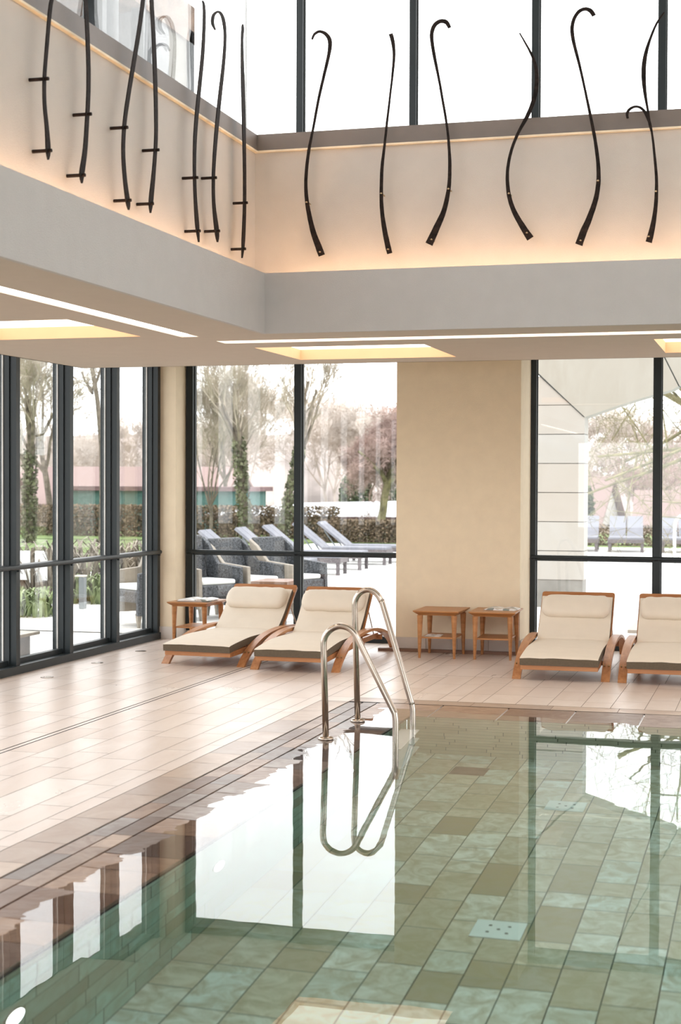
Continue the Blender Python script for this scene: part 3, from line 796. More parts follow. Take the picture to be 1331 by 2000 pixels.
# ------------------------------------------------------------------ forged ironwork on the upper walls
RIBBONS = {
 'B1': [[-3.178,4.762,-3.19,4.767],[-3.175,4.769,-3.187,4.774],[-3.17,4.778,-3.184,4.784],[-3.165,4.787,-3.178,4.795],[-3.159,4.793,-3.171,4.805],[-3.151,4.798,-3.161,4.812],[-3.142,4.802,-3.15,4.818],[-3.133,4.805,-3.137,4.823],[-3.124,4.804,-3.123,4.823],[-3.115,4.801,-3.108,4.82],[-3.104,4.795,-3.093,4.814],[-3.093,4.787,-3.078,4.806],[-3.085,4.778,-3.065,4.795],[-3.078,4.769,-3.055,4.784],[-3.072,4.759,-3.046,4.77],[-3.068,4.748,-3.039,4.754],[-3.065,4.734,-3.036,4.735],[-3.064,4.718,-3.036,4.715],[-3.065,4.699,-3.038,4.694],[-3.067,4.677,-3.042,4.671],[-3.071,4.651,-3.048,4.645],[-3.077,4.622,-3.055,4.616],[-3.085,4.59,-3.063,4.584],[-3.093,4.555,-3.073,4.549],[-3.103,4.518,-3.083,4.512],[-3.112,4.478,-3.093,4.472],[-3.123,4.436,-3.104,4.43],[-3.134,4.391,-3.115,4.386],[-3.144,4.345,-3.126,4.34],[-3.154,4.296,-3.136,4.292],[-3.164,4.245,-3.146,4.241],[-3.173,4.194,-3.156,4.19],[-3.182,4.146,-3.166,4.142],[-3.192,4.103,-3.175,4.099],[-3.201,4.063,-3.183,4.058],[-3.21,4.024,-3.191,4.019],[-3.218,3.983,-3.197,3.979],[-3.224,3.941,-3.203,3.937],[-3.23,3.898,-3.208,3.895],[-3.234,3.856,-3.212,3.853],[-3.237,3.818,-3.214,3.816],[-3.239,3.785,-3.216,3.783],[-3.239,3.755,-3.216,3.754],[-3.239,3.727,-3.215,3.727],[-3.238,3.698,-3.213,3.699],[-3.236,3.669,-3.21,3.67],[-3.233,3.64,-3.206,3.642],[-3.23,3.61,-3.201,3.612],[-3.225,3.577,-3.195,3.581],[-3.218,3.541,-3.187,3.545],[-3.211,3.502,-3.178,3.507],[-3.202,3.463,-3.168,3.469],[-3.194,3.426,-3.157,3.434],[-3.184,3.391,-3.146,3.402],[-3.173,3.358,-3.133,3.371],[-3.162,3.328,-3.12,3.342],[-3.153,3.303,-3.109,3.317],[-3.146,3.282,-3.101,3.296],[-3.139,3.264,-3.094,3.279],[-3.133,3.25,-3.089,3.265],[-3.129,3.241,-3.085,3.255]],
 'B2': [[-2.628,4.758,-2.601,4.764],[-2.625,4.749,-2.598,4.756],[-2.62,4.737,-2.593,4.743],[-2.616,4.722,-2.589,4.727],[-2.611,4.705,-2.585,4.708],[-2.607,4.686,-2.582,4.688],[-2.603,4.665,-2.58,4.666],[-2.599,4.641,-2.578,4.641],[-2.598,4.615,-2.578,4.614],[-2.598,4.587,-2.579,4.585],[-2.599,4.557,-2.582,4.554],[-2.602,4.525,-2.585,4.522],[-2.605,4.491,-2.589,4.488],[-2.608,4.455,-2.593,4.453],[-2.612,4.418,-2.598,4.416],[-2.617,4.379,-2.603,4.377],[-2.622,4.339,-2.608,4.336],[-2.627,4.296,-2.613,4.293],[-2.633,4.25,-2.618,4.247],[-2.639,4.204,-2.624,4.201],[-2.645,4.16,-2.629,4.157],[-2.65,4.118,-2.634,4.115],[-2.654,4.077,-2.638,4.075],[-2.659,4.038,-2.643,4.035],[-2.663,3.998,-2.647,3.996],[-2.669,3.96,-2.651,3.957],[-2.674,3.922,-2.655,3.919],[-2.68,3.884,-2.659,3.881],[-2.684,3.845,-2.662,3.842],[-2.687,3.805,-2.664,3.802],[-2.688,3.763,-2.665,3.761],[-2.689,3.721,-2.666,3.72],[-2.69,3.682,-2.666,3.68],[-2.69,3.644,-2.665,3.643],[-2.689,3.607,-2.664,3.607],[-2.688,3.571,-2.661,3.572],[-2.685,3.537,-2.658,3.538],[-2.682,3.502,-2.654,3.505],[-2.678,3.469,-2.648,3.472],[-2.674,3.437,-2.642,3.441],[-2.669,3.406,-2.636,3.411],[-2.664,3.376,-2.63,3.381],[-2.658,3.346,-2.622,3.351],[-2.652,3.318,-2.616,3.324],[-2.647,3.294,-2.61,3.301],[-2.643,3.275,-2.605,3.283],[-2.638,3.26,-2.602,3.268],[-2.635,3.248,-2.599,3.256],[-2.632,3.24,-2.597,3.248]],
 'B3': [[-2.187,4.774,-2.208,4.766],[-2.19,4.781,-2.212,4.773],[-2.194,4.793,-2.218,4.783],[-2.2,4.806,-2.224,4.792],[-2.209,4.818,-2.229,4.798],[-2.221,4.826,-2.233,4.8],[-2.234,4.83,-2.239,4.803],[-2.246,4.832,-2.247,4.805],[-2.258,4.832,-2.254,4.806],[-2.27,4.83,-2.261,4.805],[-2.281,4.826,-2.269,4.802],[-2.292,4.82,-2.276,4.798],[-2.302,4.813,-2.283,4.793],[-2.31,4.805,-2.289,4.787],[-2.317,4.795,-2.294,4.78],[-2.324,4.784,-2.299,4.771],[-2.328,4.771,-2.303,4.761],[-2.332,4.758,-2.306,4.751],[-2.334,4.744,-2.309,4.739],[-2.336,4.728,-2.31,4.725],[-2.335,4.708,-2.31,4.707],[-2.332,4.684,-2.308,4.685],[-2.328,4.656,-2.305,4.658],[-2.323,4.626,-2.3,4.628],[-2.317,4.593,-2.294,4.595],[-2.309,4.556,-2.288,4.558],[-2.3,4.515,-2.28,4.518],[-2.29,4.473,-2.272,4.475],[-2.281,4.43,-2.264,4.432],[-2.272,4.386,-2.255,4.387],[-2.264,4.34,-2.247,4.341],[-2.256,4.294,-2.239,4.295],[-2.248,4.249,-2.231,4.251],[-2.24,4.207,-2.223,4.209],[-2.233,4.167,-2.216,4.169],[-2.226,4.127,-2.21,4.128],[-2.22,4.087,-2.204,4.088],[-2.215,4.046,-2.199,4.046],[-2.211,4.004,-2.194,4.004],[-2.209,3.963,-2.19,3.964],[-2.206,3.926,-2.187,3.926],[-2.205,3.892,-2.184,3.892],[-2.204,3.862,-2.182,3.861],[-2.204,3.832,-2.181,3.831],[-2.204,3.802,-2.181,3.8],[-2.205,3.769,-2.181,3.767],[-2.206,3.736,-2.182,3.734],[-2.209,3.703,-2.183,3.699],[-2.213,3.669,-2.187,3.664],[-2.22,3.634,-2.192,3.628],[-2.228,3.598,-2.198,3.591],[-2.237,3.563,-2.206,3.554],[-2.247,3.53,-2.215,3.519],[-2.259,3.501,-2.225,3.487],[-2.273,3.475,-2.237,3.457],[-2.287,3.448,-2.249,3.429],[-2.302,3.421,-2.261,3.401],[-2.317,3.39,-2.274,3.369],[-2.334,3.358,-2.289,3.336],[-2.349,3.329,-2.303,3.306],[-2.36,3.309,-2.312,3.285]],
 'B4': [[-1.718,4.695,-1.71,4.7],[-1.71,4.68,-1.701,4.684],[-1.697,4.657,-1.688,4.662],[-1.684,4.632,-1.673,4.637],[-1.671,4.607,-1.659,4.613],[-1.658,4.583,-1.645,4.589],[-1.646,4.557,-1.631,4.563],[-1.634,4.531,-1.618,4.537],[-1.625,4.507,-1.607,4.513],[-1.618,4.486,-1.599,4.49],[-1.614,4.465,-1.592,4.468],[-1.611,4.445,-1.587,4.447],[-1.609,4.423,-1.584,4.423],[-1.608,4.398,-1.581,4.397],[-1.608,4.371,-1.58,4.369],[-1.609,4.344,-1.581,4.341],[-1.612,4.319,-1.583,4.314],[-1.616,4.295,-1.586,4.288],[-1.62,4.273,-1.592,4.264],[-1.626,4.251,-1.598,4.24],[-1.634,4.228,-1.606,4.217],[-1.642,4.205,-1.615,4.193],[-1.651,4.182,-1.626,4.17],[-1.662,4.159,-1.638,4.146],[-1.673,4.135,-1.65,4.122],[-1.686,4.111,-1.665,4.098],[-1.7,4.085,-1.681,4.073],[-1.715,4.058,-1.697,4.048],[-1.728,4.032,-1.711,4.023],[-1.741,4.006,-1.723,3.997],[-1.752,3.979,-1.735,3.971],[-1.763,3.953,-1.745,3.945],[-1.772,3.926,-1.754,3.919],[-1.78,3.899,-1.761,3.893],[-1.787,3.873,-1.768,3.867],[-1.793,3.846,-1.773,3.841],[-1.797,3.82,-1.777,3.816],[-1.801,3.796,-1.78,3.792],[-1.803,3.772,-1.782,3.77],[-1.804,3.748,-1.782,3.747],[-1.805,3.722,-1.782,3.722],[-1.804,3.694,-1.78,3.694],[-1.802,3.664,-1.777,3.665],[-1.799,3.633,-1.773,3.635],[-1.795,3.603,-1.767,3.607],[-1.788,3.574,-1.76,3.58],[-1.781,3.546,-1.752,3.554],[-1.771,3.519,-1.742,3.529],[-1.761,3.492,-1.731,3.504],[-1.749,3.465,-1.718,3.48],[-1.736,3.44,-1.704,3.456],[-1.722,3.415,-1.69,3.433],[-1.709,3.39,-1.674,3.41],[-1.694,3.364,-1.658,3.385],[-1.678,3.336,-1.64,3.359],[-1.664,3.312,-1.623,3.337],[-1.654,3.295,-1.612,3.321]],
 'B5': [[-1.202,4.781,-1.227,4.769],[-1.205,4.787,-1.23,4.775],[-1.21,4.796,-1.235,4.783],[-1.217,4.807,-1.24,4.791],[-1.226,4.817,-1.244,4.796],[-1.236,4.824,-1.25,4.801],[-1.248,4.829,-1.257,4.806],[-1.26,4.833,-1.264,4.81],[-1.273,4.834,-1.272,4.812],[-1.286,4.833,-1.28,4.811],[-1.299,4.829,-1.29,4.809],[-1.311,4.824,-1.299,4.805],[-1.323,4.816,-1.308,4.798],[-1.333,4.805,-1.316,4.79],[-1.343,4.792,-1.325,4.779],[-1.352,4.777,-1.332,4.766],[-1.359,4.762,-1.338,4.753],[-1.364,4.746,-1.342,4.739],[-1.368,4.73,-1.345,4.724],[-1.371,4.712,-1.347,4.708],[-1.372,4.693,-1.347,4.691],[-1.371,4.673,-1.346,4.673],[-1.369,4.653,-1.344,4.655],[-1.365,4.631,-1.341,4.633],[-1.359,4.603,-1.336,4.607],[-1.35,4.57,-1.329,4.574],[-1.34,4.531,-1.319,4.535],[-1.328,4.49,-1.309,4.494],[-1.317,4.449,-1.299,4.452],[-1.307,4.408,-1.29,4.41],[-1.297,4.365,-1.28,4.367],[-1.287,4.321,-1.271,4.323],[-1.277,4.276,-1.261,4.279],[-1.268,4.23,-1.251,4.233],[-1.258,4.183,-1.24,4.186],[-1.249,4.137,-1.23,4.14],[-1.24,4.093,-1.221,4.096],[-1.232,4.052,-1.212,4.055],[-1.225,4.013,-1.204,4.016],[-1.218,3.976,-1.196,3.978],[-1.211,3.938,-1.19,3.94],[-1.206,3.899,-1.183,3.901],[-1.201,3.859,-1.177,3.861],[-1.196,3.821,-1.172,3.822],[-1.193,3.786,-1.168,3.787],[-1.192,3.755,-1.165,3.755],[-1.191,3.727,-1.164,3.726],[-1.191,3.7,-1.163,3.698],[-1.192,3.674,-1.163,3.67],[-1.195,3.646,-1.165,3.642],[-1.198,3.62,-1.168,3.614],[-1.202,3.593,-1.172,3.586],[-1.209,3.565,-1.177,3.555],[-1.218,3.533,-1.186,3.522],[-1.23,3.499,-1.196,3.486],[-1.243,3.466,-1.208,3.452],[-1.255,3.437,-1.218,3.421],[-1.265,3.413,-1.227,3.395],[-1.275,3.393,-1.236,3.374],[-1.285,3.374,-1.244,3.354],[-1.295,3.353,-1.252,3.334],[-1.305,3.328,-1.26,3.31],[-1.314,3.302,-1.269,3.284],[-1.323,3.279,-1.277,3.261],[-1.329,3.263,-1.282,3.244]],
 'B6a': [[-0.756,4.761,-0.749,4.755],[-0.766,4.75,-0.758,4.743],[-0.779,4.734,-0.771,4.727],[-0.795,4.714,-0.785,4.707],[-0.81,4.691,-0.798,4.684],[-0.823,4.665,-0.811,4.658],[-0.837,4.634,-0.823,4.627],[-0.85,4.602,-0.835,4.595],[-0.862,4.572,-0.844,4.565],[-0.872,4.544,-0.852,4.537],[-0.881,4.516,-0.858,4.509],[-0.888,4.489,-0.863,4.482],[-0.894,4.461,-0.866,4.455],[-0.898,4.432,-0.869,4.427],[-0.9,4.403,-0.87,4.4],[-0.9,4.375,-0.87,4.372],[-0.9,4.346,-0.87,4.344],[-0.897,4.317,-0.869,4.317],[-0.894,4.288,-0.868,4.289],[-0.889,4.259,-0.866,4.26],[-0.885,4.23,-0.863,4.232],[-0.879,4.201,-0.86,4.203],[-0.873,4.172,-0.856,4.174],[-0.867,4.143,-0.851,4.145],[-0.862,4.118,-0.847,4.119],[-0.859,4.096,-0.844,4.097],[-0.857,4.076,-0.841,4.077],[-0.856,4.058,-0.838,4.059],[-0.853,4.04,-0.836,4.042],[-0.85,4.023,-0.833,4.026],[-0.845,4.007,-0.83,4.01],[-0.841,3.994,-0.828,3.996],[-0.838,3.985,-0.826,3.987]],
 'B6b': [[-0.979,4.08,-0.994,4.078],[-0.98,4.086,-0.996,4.084],[-0.982,4.095,-0.998,4.093],[-0.982,4.103,-1.0,4.103],[-0.981,4.109,-0.999,4.114],[-0.979,4.115,-0.996,4.123],[-0.976,4.121,-0.991,4.132],[-0.972,4.127,-0.984,4.14],[-0.966,4.132,-0.976,4.146],[-0.958,4.137,-0.966,4.152],[-0.949,4.142,-0.954,4.156],[-0.939,4.144,-0.942,4.159],[-0.929,4.145,-0.929,4.159],[-0.92,4.142,-0.917,4.157],[-0.911,4.138,-0.904,4.152],[-0.902,4.131,-0.892,4.145],[-0.893,4.123,-0.881,4.135],[-0.885,4.112,-0.87,4.123],[-0.878,4.099,-0.861,4.109],[-0.871,4.084,-0.852,4.093],[-0.864,4.068,-0.844,4.075],[-0.857,4.051,-0.838,4.056],[-0.85,4.032,-0.832,4.036],[-0.843,4.011,-0.828,4.014],[-0.837,3.985,-0.823,3.986],[-0.832,3.951,-0.818,3.953],[-0.827,3.913,-0.812,3.914],[-0.823,3.872,-0.807,3.873],[-0.819,3.832,-0.803,3.833],[-0.816,3.793,-0.798,3.794],[-0.812,3.754,-0.794,3.755],[-0.809,3.716,-0.79,3.717],[-0.807,3.681,-0.787,3.681],[-0.806,3.651,-0.786,3.65],[-0.806,3.623,-0.785,3.622],[-0.807,3.597,-0.785,3.595],[-0.808,3.57,-0.785,3.568],[-0.809,3.541,-0.785,3.539],[-0.811,3.513,-0.786,3.511],[-0.813,3.486,-0.788,3.482],[-0.817,3.458,-0.79,3.454],[-0.821,3.43,-0.793,3.424],[-0.826,3.401,-0.796,3.395],[-0.832,3.374,-0.8,3.366],[-0.838,3.348,-0.804,3.339],[-0.845,3.322,-0.809,3.312],[-0.852,3.297,-0.814,3.285],[-0.859,3.275,-0.82,3.262],[-0.864,3.259,-0.823,3.246]],
 'L1': [[7.282,4.322,7.265,4.314],[7.275,4.331,7.257,4.323],[7.263,4.344,7.244,4.335],[7.25,4.356,7.231,4.345],[7.234,4.361,7.22,4.348],[7.209,4.355,7.216,4.346],[7.187,4.342,7.205,4.339],[7.169,4.326,7.193,4.328],[7.155,4.307,7.183,4.313],[7.146,4.285,7.177,4.293],[7.141,4.26,7.173,4.269],[7.138,4.233,7.171,4.243],[7.135,4.209,7.169,4.219],[7.133,4.188,7.168,4.199],[7.133,4.169,7.168,4.18],[7.132,4.15,7.167,4.16],[7.129,4.131,7.163,4.139],[7.122,4.114,7.155,4.12],[7.111,4.098,7.145,4.104],[7.099,4.076,7.135,4.084],[7.088,4.045,7.124,4.053],[7.078,3.998,7.114,4.007],[7.069,3.941,7.104,3.95],[7.06,3.881,7.094,3.889],[7.052,3.827,7.086,3.835],[7.045,3.781,7.078,3.789],[7.038,3.739,7.071,3.746],[7.032,3.698,7.065,3.706],[7.027,3.661,7.061,3.668],[7.025,3.626,7.059,3.634],[7.025,3.594,7.058,3.602],[7.025,3.563,7.059,3.572],[7.027,3.533,7.061,3.542],[7.031,3.502,7.066,3.511],[7.037,3.471,7.073,3.481],[7.043,3.441,7.08,3.451],[7.047,3.412,7.086,3.422],[7.049,3.384,7.092,3.394],[7.051,3.356,7.097,3.367],[7.052,3.331,7.101,3.342],[7.054,3.31,7.102,3.32],[7.058,3.294,7.099,3.302],[7.063,3.281,7.094,3.287],[7.069,3.272,7.088,3.276],[7.072,3.265,7.083,3.267]],
 'L2': [[7.458,4.444,7.476,4.451],[7.457,4.42,7.478,4.427],[7.457,4.386,7.481,4.394],[7.457,4.347,7.484,4.356],[7.458,4.311,7.489,4.321],[7.461,4.279,7.494,4.291],[7.465,4.249,7.501,4.261],[7.47,4.217,7.508,4.23],[7.475,4.182,7.515,4.195],[7.481,4.142,7.523,4.155],[7.488,4.098,7.531,4.111],[7.495,4.052,7.538,4.066],[7.502,4.008,7.545,4.021],[7.508,3.963,7.552,3.976],[7.515,3.917,7.559,3.93],[7.52,3.873,7.564,3.886],[7.525,3.834,7.569,3.846],[7.528,3.801,7.572,3.812],[7.53,3.772,7.574,3.784],[7.531,3.745,7.575,3.756],[7.531,3.714,7.575,3.725],[7.529,3.68,7.573,3.69],[7.526,3.643,7.57,3.652],[7.522,3.605,7.565,3.614],[7.516,3.566,7.56,3.575],[7.51,3.525,7.555,3.533],[7.503,3.482,7.549,3.49],[7.495,3.44,7.543,3.448],[7.485,3.401,7.535,3.409],[7.474,3.364,7.526,3.372],[7.46,3.329,7.515,3.336],[7.447,3.298,7.505,3.305],[7.44,3.271,7.496,3.279],[7.442,3.251,7.489,3.259],[7.448,3.237,7.483,3.244],[7.456,3.227,7.478,3.232],[7.462,3.22,7.474,3.223]],
 'L3': [[8.389,4.784,8.411,4.789],[8.372,4.752,8.397,4.758],[8.348,4.708,8.377,4.715],[8.322,4.657,8.355,4.665],[8.299,4.607,8.336,4.617],[8.281,4.559,8.321,4.569],[8.264,4.509,8.307,4.52],[8.249,4.459,8.295,4.471],[8.234,4.412,8.282,4.424],[8.222,4.368,8.271,4.38],[8.21,4.327,8.26,4.339],[8.199,4.285,8.249,4.297],[8.186,4.241,8.236,4.252],[8.171,4.194,8.222,4.205],[8.155,4.145,8.206,4.156],[8.139,4.095,8.189,4.105],[8.121,4.041,8.171,4.051],[8.101,3.982,8.151,3.992],[8.079,3.919,8.129,3.928],[8.058,3.856,8.107,3.865],[8.04,3.799,8.089,3.808],[8.025,3.75,8.074,3.759],[8.013,3.705,8.06,3.714],[8.003,3.663,8.049,3.672],[7.995,3.621,8.041,3.63],[7.99,3.581,8.035,3.59],[7.986,3.541,8.031,3.55],[7.985,3.503,8.03,3.512],[7.986,3.465,8.031,3.474],[7.989,3.425,8.036,3.436],[7.996,3.386,8.043,3.396],[8.003,3.348,8.051,3.359],[8.01,3.315,8.06,3.326],[8.017,3.286,8.069,3.298],[8.024,3.26,8.079,3.273],[8.03,3.238,8.088,3.252],[8.037,3.221,8.094,3.233],[8.046,3.207,8.094,3.217],[8.055,3.197,8.091,3.204],[8.063,3.189,8.086,3.194],[8.069,3.184,8.083,3.187]],
 'L4': [[8.321,4.671,8.298,4.665],[8.325,4.686,8.301,4.679],[8.331,4.707,8.305,4.699],[8.338,4.726,8.311,4.719],[8.342,4.733,8.322,4.735],[8.33,4.727,8.355,4.743],[8.34,4.722,8.371,4.738],[8.351,4.712,8.386,4.727],[8.359,4.698,8.396,4.712],[8.361,4.679,8.401,4.692],[8.361,4.654,8.402,4.668],[8.359,4.626,8.403,4.64],[8.359,4.595,8.404,4.61],[8.36,4.563,8.407,4.578],[8.361,4.528,8.409,4.544],[8.364,4.491,8.413,4.506],[8.369,4.45,8.418,4.466],[8.376,4.406,8.426,4.422],[8.386,4.359,8.436,4.374],[8.397,4.309,8.446,4.325],[8.406,4.261,8.456,4.276],[8.413,4.213,8.464,4.228],[8.42,4.164,8.472,4.18],[8.426,4.116,8.48,4.131],[8.432,4.067,8.486,4.082],[8.438,4.018,8.491,4.032],[8.443,3.969,8.496,3.982],[8.448,3.919,8.5,3.932],[8.452,3.869,8.502,3.881],[8.454,3.819,8.504,3.831],[8.456,3.769,8.504,3.779],[8.457,3.718,8.504,3.728],[8.454,3.668,8.501,3.678],[8.448,3.619,8.495,3.627],[8.439,3.569,8.486,3.578],[8.429,3.521,8.477,3.529],[8.418,3.473,8.467,3.481],[8.404,3.423,8.458,3.431],[8.389,3.373,8.447,3.382],[8.375,3.327,8.437,3.336],[8.367,3.29,8.428,3.298],[8.366,3.262,8.419,3.27],[8.371,3.243,8.41,3.249],[8.378,3.23,8.402,3.234],[8.382,3.22,8.397,3.222]],
 'L5': [[9.217,4.702,9.235,4.708],[9.217,4.697,9.239,4.705],[9.218,4.691,9.244,4.7],[9.219,4.682,9.25,4.692],[9.219,4.667,9.255,4.678],[9.219,4.648,9.258,4.66],[9.218,4.624,9.26,4.637],[9.217,4.596,9.26,4.608],[9.215,4.56,9.26,4.572],[9.211,4.516,9.258,4.528],[9.206,4.464,9.256,4.477],[9.199,4.408,9.251,4.421],[9.191,4.351,9.245,4.364],[9.179,4.292,9.235,4.305],[9.166,4.23,9.222,4.243],[9.152,4.168,9.209,4.18],[9.138,4.106,9.196,4.118],[9.125,4.045,9.183,4.057],[9.111,3.983,9.17,3.995],[9.099,3.922,9.157,3.934],[9.09,3.864,9.147,3.876],[9.083,3.81,9.139,3.821],[9.08,3.759,9.133,3.77],[9.078,3.709,9.128,3.719],[9.077,3.658,9.126,3.668],[9.078,3.604,9.125,3.614],[9.08,3.549,9.127,3.559],[9.083,3.495,9.131,3.504],[9.087,3.444,9.136,3.453],[9.092,3.395,9.144,3.405],[9.097,3.347,9.155,3.358],[9.103,3.303,9.166,3.315],[9.112,3.265,9.174,3.277],[9.123,3.232,9.177,3.243],[9.138,3.205,9.179,3.212],[9.151,3.183,9.179,3.188],[9.161,3.167,9.179,3.17]],
 'L6': [[9.466,4.588,9.45,4.581],[9.456,4.594,9.435,4.583],[9.441,4.601,9.412,4.588],[9.427,4.61,9.389,4.594],[9.419,4.62,9.373,4.603],[9.417,4.631,9.368,4.617],[9.418,4.645,9.369,4.633],[9.423,4.659,9.376,4.649],[9.431,4.67,9.39,4.666],[9.445,4.681,9.414,4.683],[9.465,4.694,9.445,4.7],[9.486,4.703,9.48,4.715],[9.502,4.707,9.516,4.724],[9.518,4.707,9.547,4.726],[9.536,4.703,9.575,4.723],[9.554,4.695,9.6,4.715],[9.57,4.682,9.621,4.702],[9.586,4.665,9.637,4.683],[9.6,4.644,9.649,4.66],[9.612,4.617,9.657,4.631],[9.618,4.584,9.662,4.597],[9.617,4.545,9.662,4.557],[9.611,4.499,9.659,4.511],[9.602,4.449,9.652,4.461],[9.59,4.397,9.643,4.409],[9.576,4.344,9.632,4.356],[9.56,4.289,9.618,4.301],[9.542,4.231,9.602,4.244],[9.524,4.17,9.586,4.183],[9.506,4.105,9.569,4.117],[9.488,4.036,9.551,4.048],[9.47,3.966,9.532,3.978],[9.454,3.899,9.516,3.91],[9.441,3.834,9.5,3.845],[9.429,3.77,9.486,3.78],[9.42,3.709,9.474,3.719],[9.413,3.652,9.465,3.661],[9.41,3.599,9.46,3.608],[9.409,3.549,9.458,3.559],[9.41,3.502,9.46,3.512],[9.414,3.456,9.466,3.466],[9.422,3.408,9.48,3.42],[9.433,3.36,9.501,3.373],[9.446,3.316,9.521,3.331],[9.457,3.28,9.533,3.295],[9.469,3.256,9.535,3.267],[9.481,3.238,9.53,3.247],[9.491,3.227,9.522,3.232],[9.499,3.218,9.518,3.221]],
 'L7': [[9.977,4.771,9.998,4.776],[9.972,4.764,9.997,4.77],[9.964,4.754,9.997,4.762],[9.955,4.741,9.997,4.751],[9.949,4.726,9.995,4.737],[9.944,4.711,9.991,4.722],[9.94,4.694,9.984,4.705],[9.937,4.673,9.979,4.684],[9.936,4.642,9.978,4.653],[9.937,4.598,9.982,4.611],[9.939,4.546,9.99,4.56],[9.943,4.487,10.0,4.503],[9.948,4.427,10.01,4.443],[9.955,4.363,10.021,4.381],[9.965,4.296,10.032,4.314],[9.975,4.226,10.043,4.243],[9.984,4.154,10.052,4.171],[9.992,4.079,10.059,4.095],[10.001,4.001,10.064,4.015],[10.009,3.922,10.069,3.935],[10.014,3.846,10.072,3.858],[10.018,3.772,10.075,3.784],[10.019,3.701,10.076,3.711],[10.019,3.631,10.076,3.641],[10.016,3.562,10.074,3.572],[10.01,3.492,10.07,3.501],[10.0,3.422,10.063,3.431],[9.99,3.357,10.055,3.366],[9.983,3.302,10.046,3.31],[9.98,3.26,10.034,3.266],[9.978,3.226,10.02,3.231],[9.978,3.201,10.007,3.204],[9.978,3.182,9.998,3.185]],
}
BRACKETS = {
 'L1': [[7.044,3.662],[7.078,3.312]],
 'L2': [[7.543,3.601],[7.468,3.264]],
 'L3': [[8.019,3.636],[8.066,3.238]],
 'L4': [[8.473,3.605],[8.389,3.275]],
 'L5': [[9.106,3.563],[9.148,3.236]],
 'L6': [[9.439,3.626],[9.498,3.291]],
 'L7': [[10.045,3.57],[10.009,3.249]],
 'B1': [[-3.218,3.626],[-3.118,3.273]],
 'B2': [[-2.676,3.661],[-2.625,3.273]],
 'B3': [[-2.199,3.67],[-2.316,3.328]],
 'B4': [[-1.78,3.619],[-1.656,3.347]],
 'B5': [[-1.18,3.675],[-1.293,3.281]],
 'B6b': [[-0.799,3.586],[-0.844,3.29]],
}

def ironwork(parts, brackets, wall, lab, cut=False):
    """flat bars cut to a tapering outline; wall 'back' (bars in x,z) or 'left' (bars in y,z)"""
    if wall == 'back':
        c = Vector((parts[0][-1][0], 10.43, parts[0][-1][1])); conv = lambda a, z, t: Vector((a, 10.43 - t, z)) - c
    else:
        c = Vector((-3.545, parts[0][-1][0], parts[0][-1][1])); conv = lambda a, z, t: Vector((-3.545 + t, a, z)) - c
    root = empty('ironwork', c); tag(root, lab, 'wall sculpture', 'forged iron stalks on the back wall' if wall == 'back' else 'forged iron stalks on the left wall')
    for k, pr in enumerate(parts):
        m_ = MB(); rs = []; n = len(pr)
        for i, (a0, z0, a1, z1) in enumerate(pr):
            # the upper part leans out a little, the way a hammered bar does
            off = .010 * math.sin(i / n * 7 + k * 2) * (1 - i / n)
            th = .0035 if wall == 'back' else .003
            rs.append([conv(a0, z0, off - th), conv(a1, z1, off - th), conv(a1, z1, off + th), conv(a0, z0, off + th)])
        m_.rings(rs); m_.build('iron_bar', 'iron', root)
    for a, z in brackets:
        m_ = MB()
        if wall == 'back':
            m_.tube([Vector((a, 10.415, z)) - c, Vector((a, 10.51, z)) - c], .0055, 8)
            m_.lathe([(0, -.004), (.008, -.004), (.008, .002), (0, .004)], Vector((a, 10.419, z)) - c, 8)
        else:
            m_.tube([Vector((-3.525, a, z)) - c, Vector((-3.632, a, z)) - c], .0095, 8)
        m_.build('bracket', 'iron' if wall == 'left' else 'brass', root)
BW = {'B1': 'iron stalk nearest the corner on the back wall, top hooking left',
      'B2': 'short iron stalk with blunt flared top, second along the back wall',
      'B3': 'iron stalk with top hooking right above the back window pier',
      'B4': 'iron stalk ending in a fine point leaning left on the back wall',
      'B5': 'tallest iron stalk on the back wall, top curling right'}
for k, lab in BW.items(): ironwork([RIBBONS[k]], BRACKETS[k], 'back', lab)
ironwork([RIBBONS['B6b'], RIBBONS['B6a']], BRACKETS['B6b'], 'back', 'double iron stalk at the right edge, one hooked and one tall blade')
LW = {'L1': 'iron stalk at the far left edge of the left wall', 'L2': 'second iron stalk from the left edge on the left wall',
      'L3': 'third iron stalk on the left wall, leaning right at the top', 'L4': 'fourth iron stalk on the left wall, close beside the leaning one',
      'L5': 'slim iron stalk with blunt straight top, third from the corner', 'L6': 'iron stalk with hooked top, second from the corner on the left wall',
      'L7': 'short straight iron stalk next to the room corner'}
for k, lab in LW.items(): ironwork([RIBBONS[k]], BRACKETS[k], 'left', lab)

# ------------------------------------------------------------------ lights in floor and pool, pool fittings
for (x, y, lit, lab) in ((-5.976, 13.915, 0, 'unlit round floor light set in the deck nearest the corner'), (-5.963, 12.888, 0, 'unlit round floor light, middle one by the left glazing'),
                         (-5.927, 11.814, 0, 'unlit round floor light nearest the viewer by the left glazing'), (-3.034, 14.60, 1, 'lit round floor light glowing behind the middle side table')):
    root = empty('floor_light', (x, y, 0)); tag(root, lab, 'floor light', 'round floor lights')
    m_ = MB(); m_.lathe([(.035, .0), (.055, .0), (.055, .003), (.035, .003)], n=24)
    m_.rings([[(r * math.cos(2 * math.pi * k / 24), r * math.sin(2 * math.pi * k / 24), z) for k in range(24)] for r, z in ((.038, .001), (.038, .004), (.055, .004), (.055, .001))], False)
    m_.build('ring', 'steel', root); m_ = MB(); m_.lathe([(0, .0005), (.037, .0005), (.037, .002), (0, .002)], n=24); m_.build('lens', 'uplight' if lit else 'white', root)
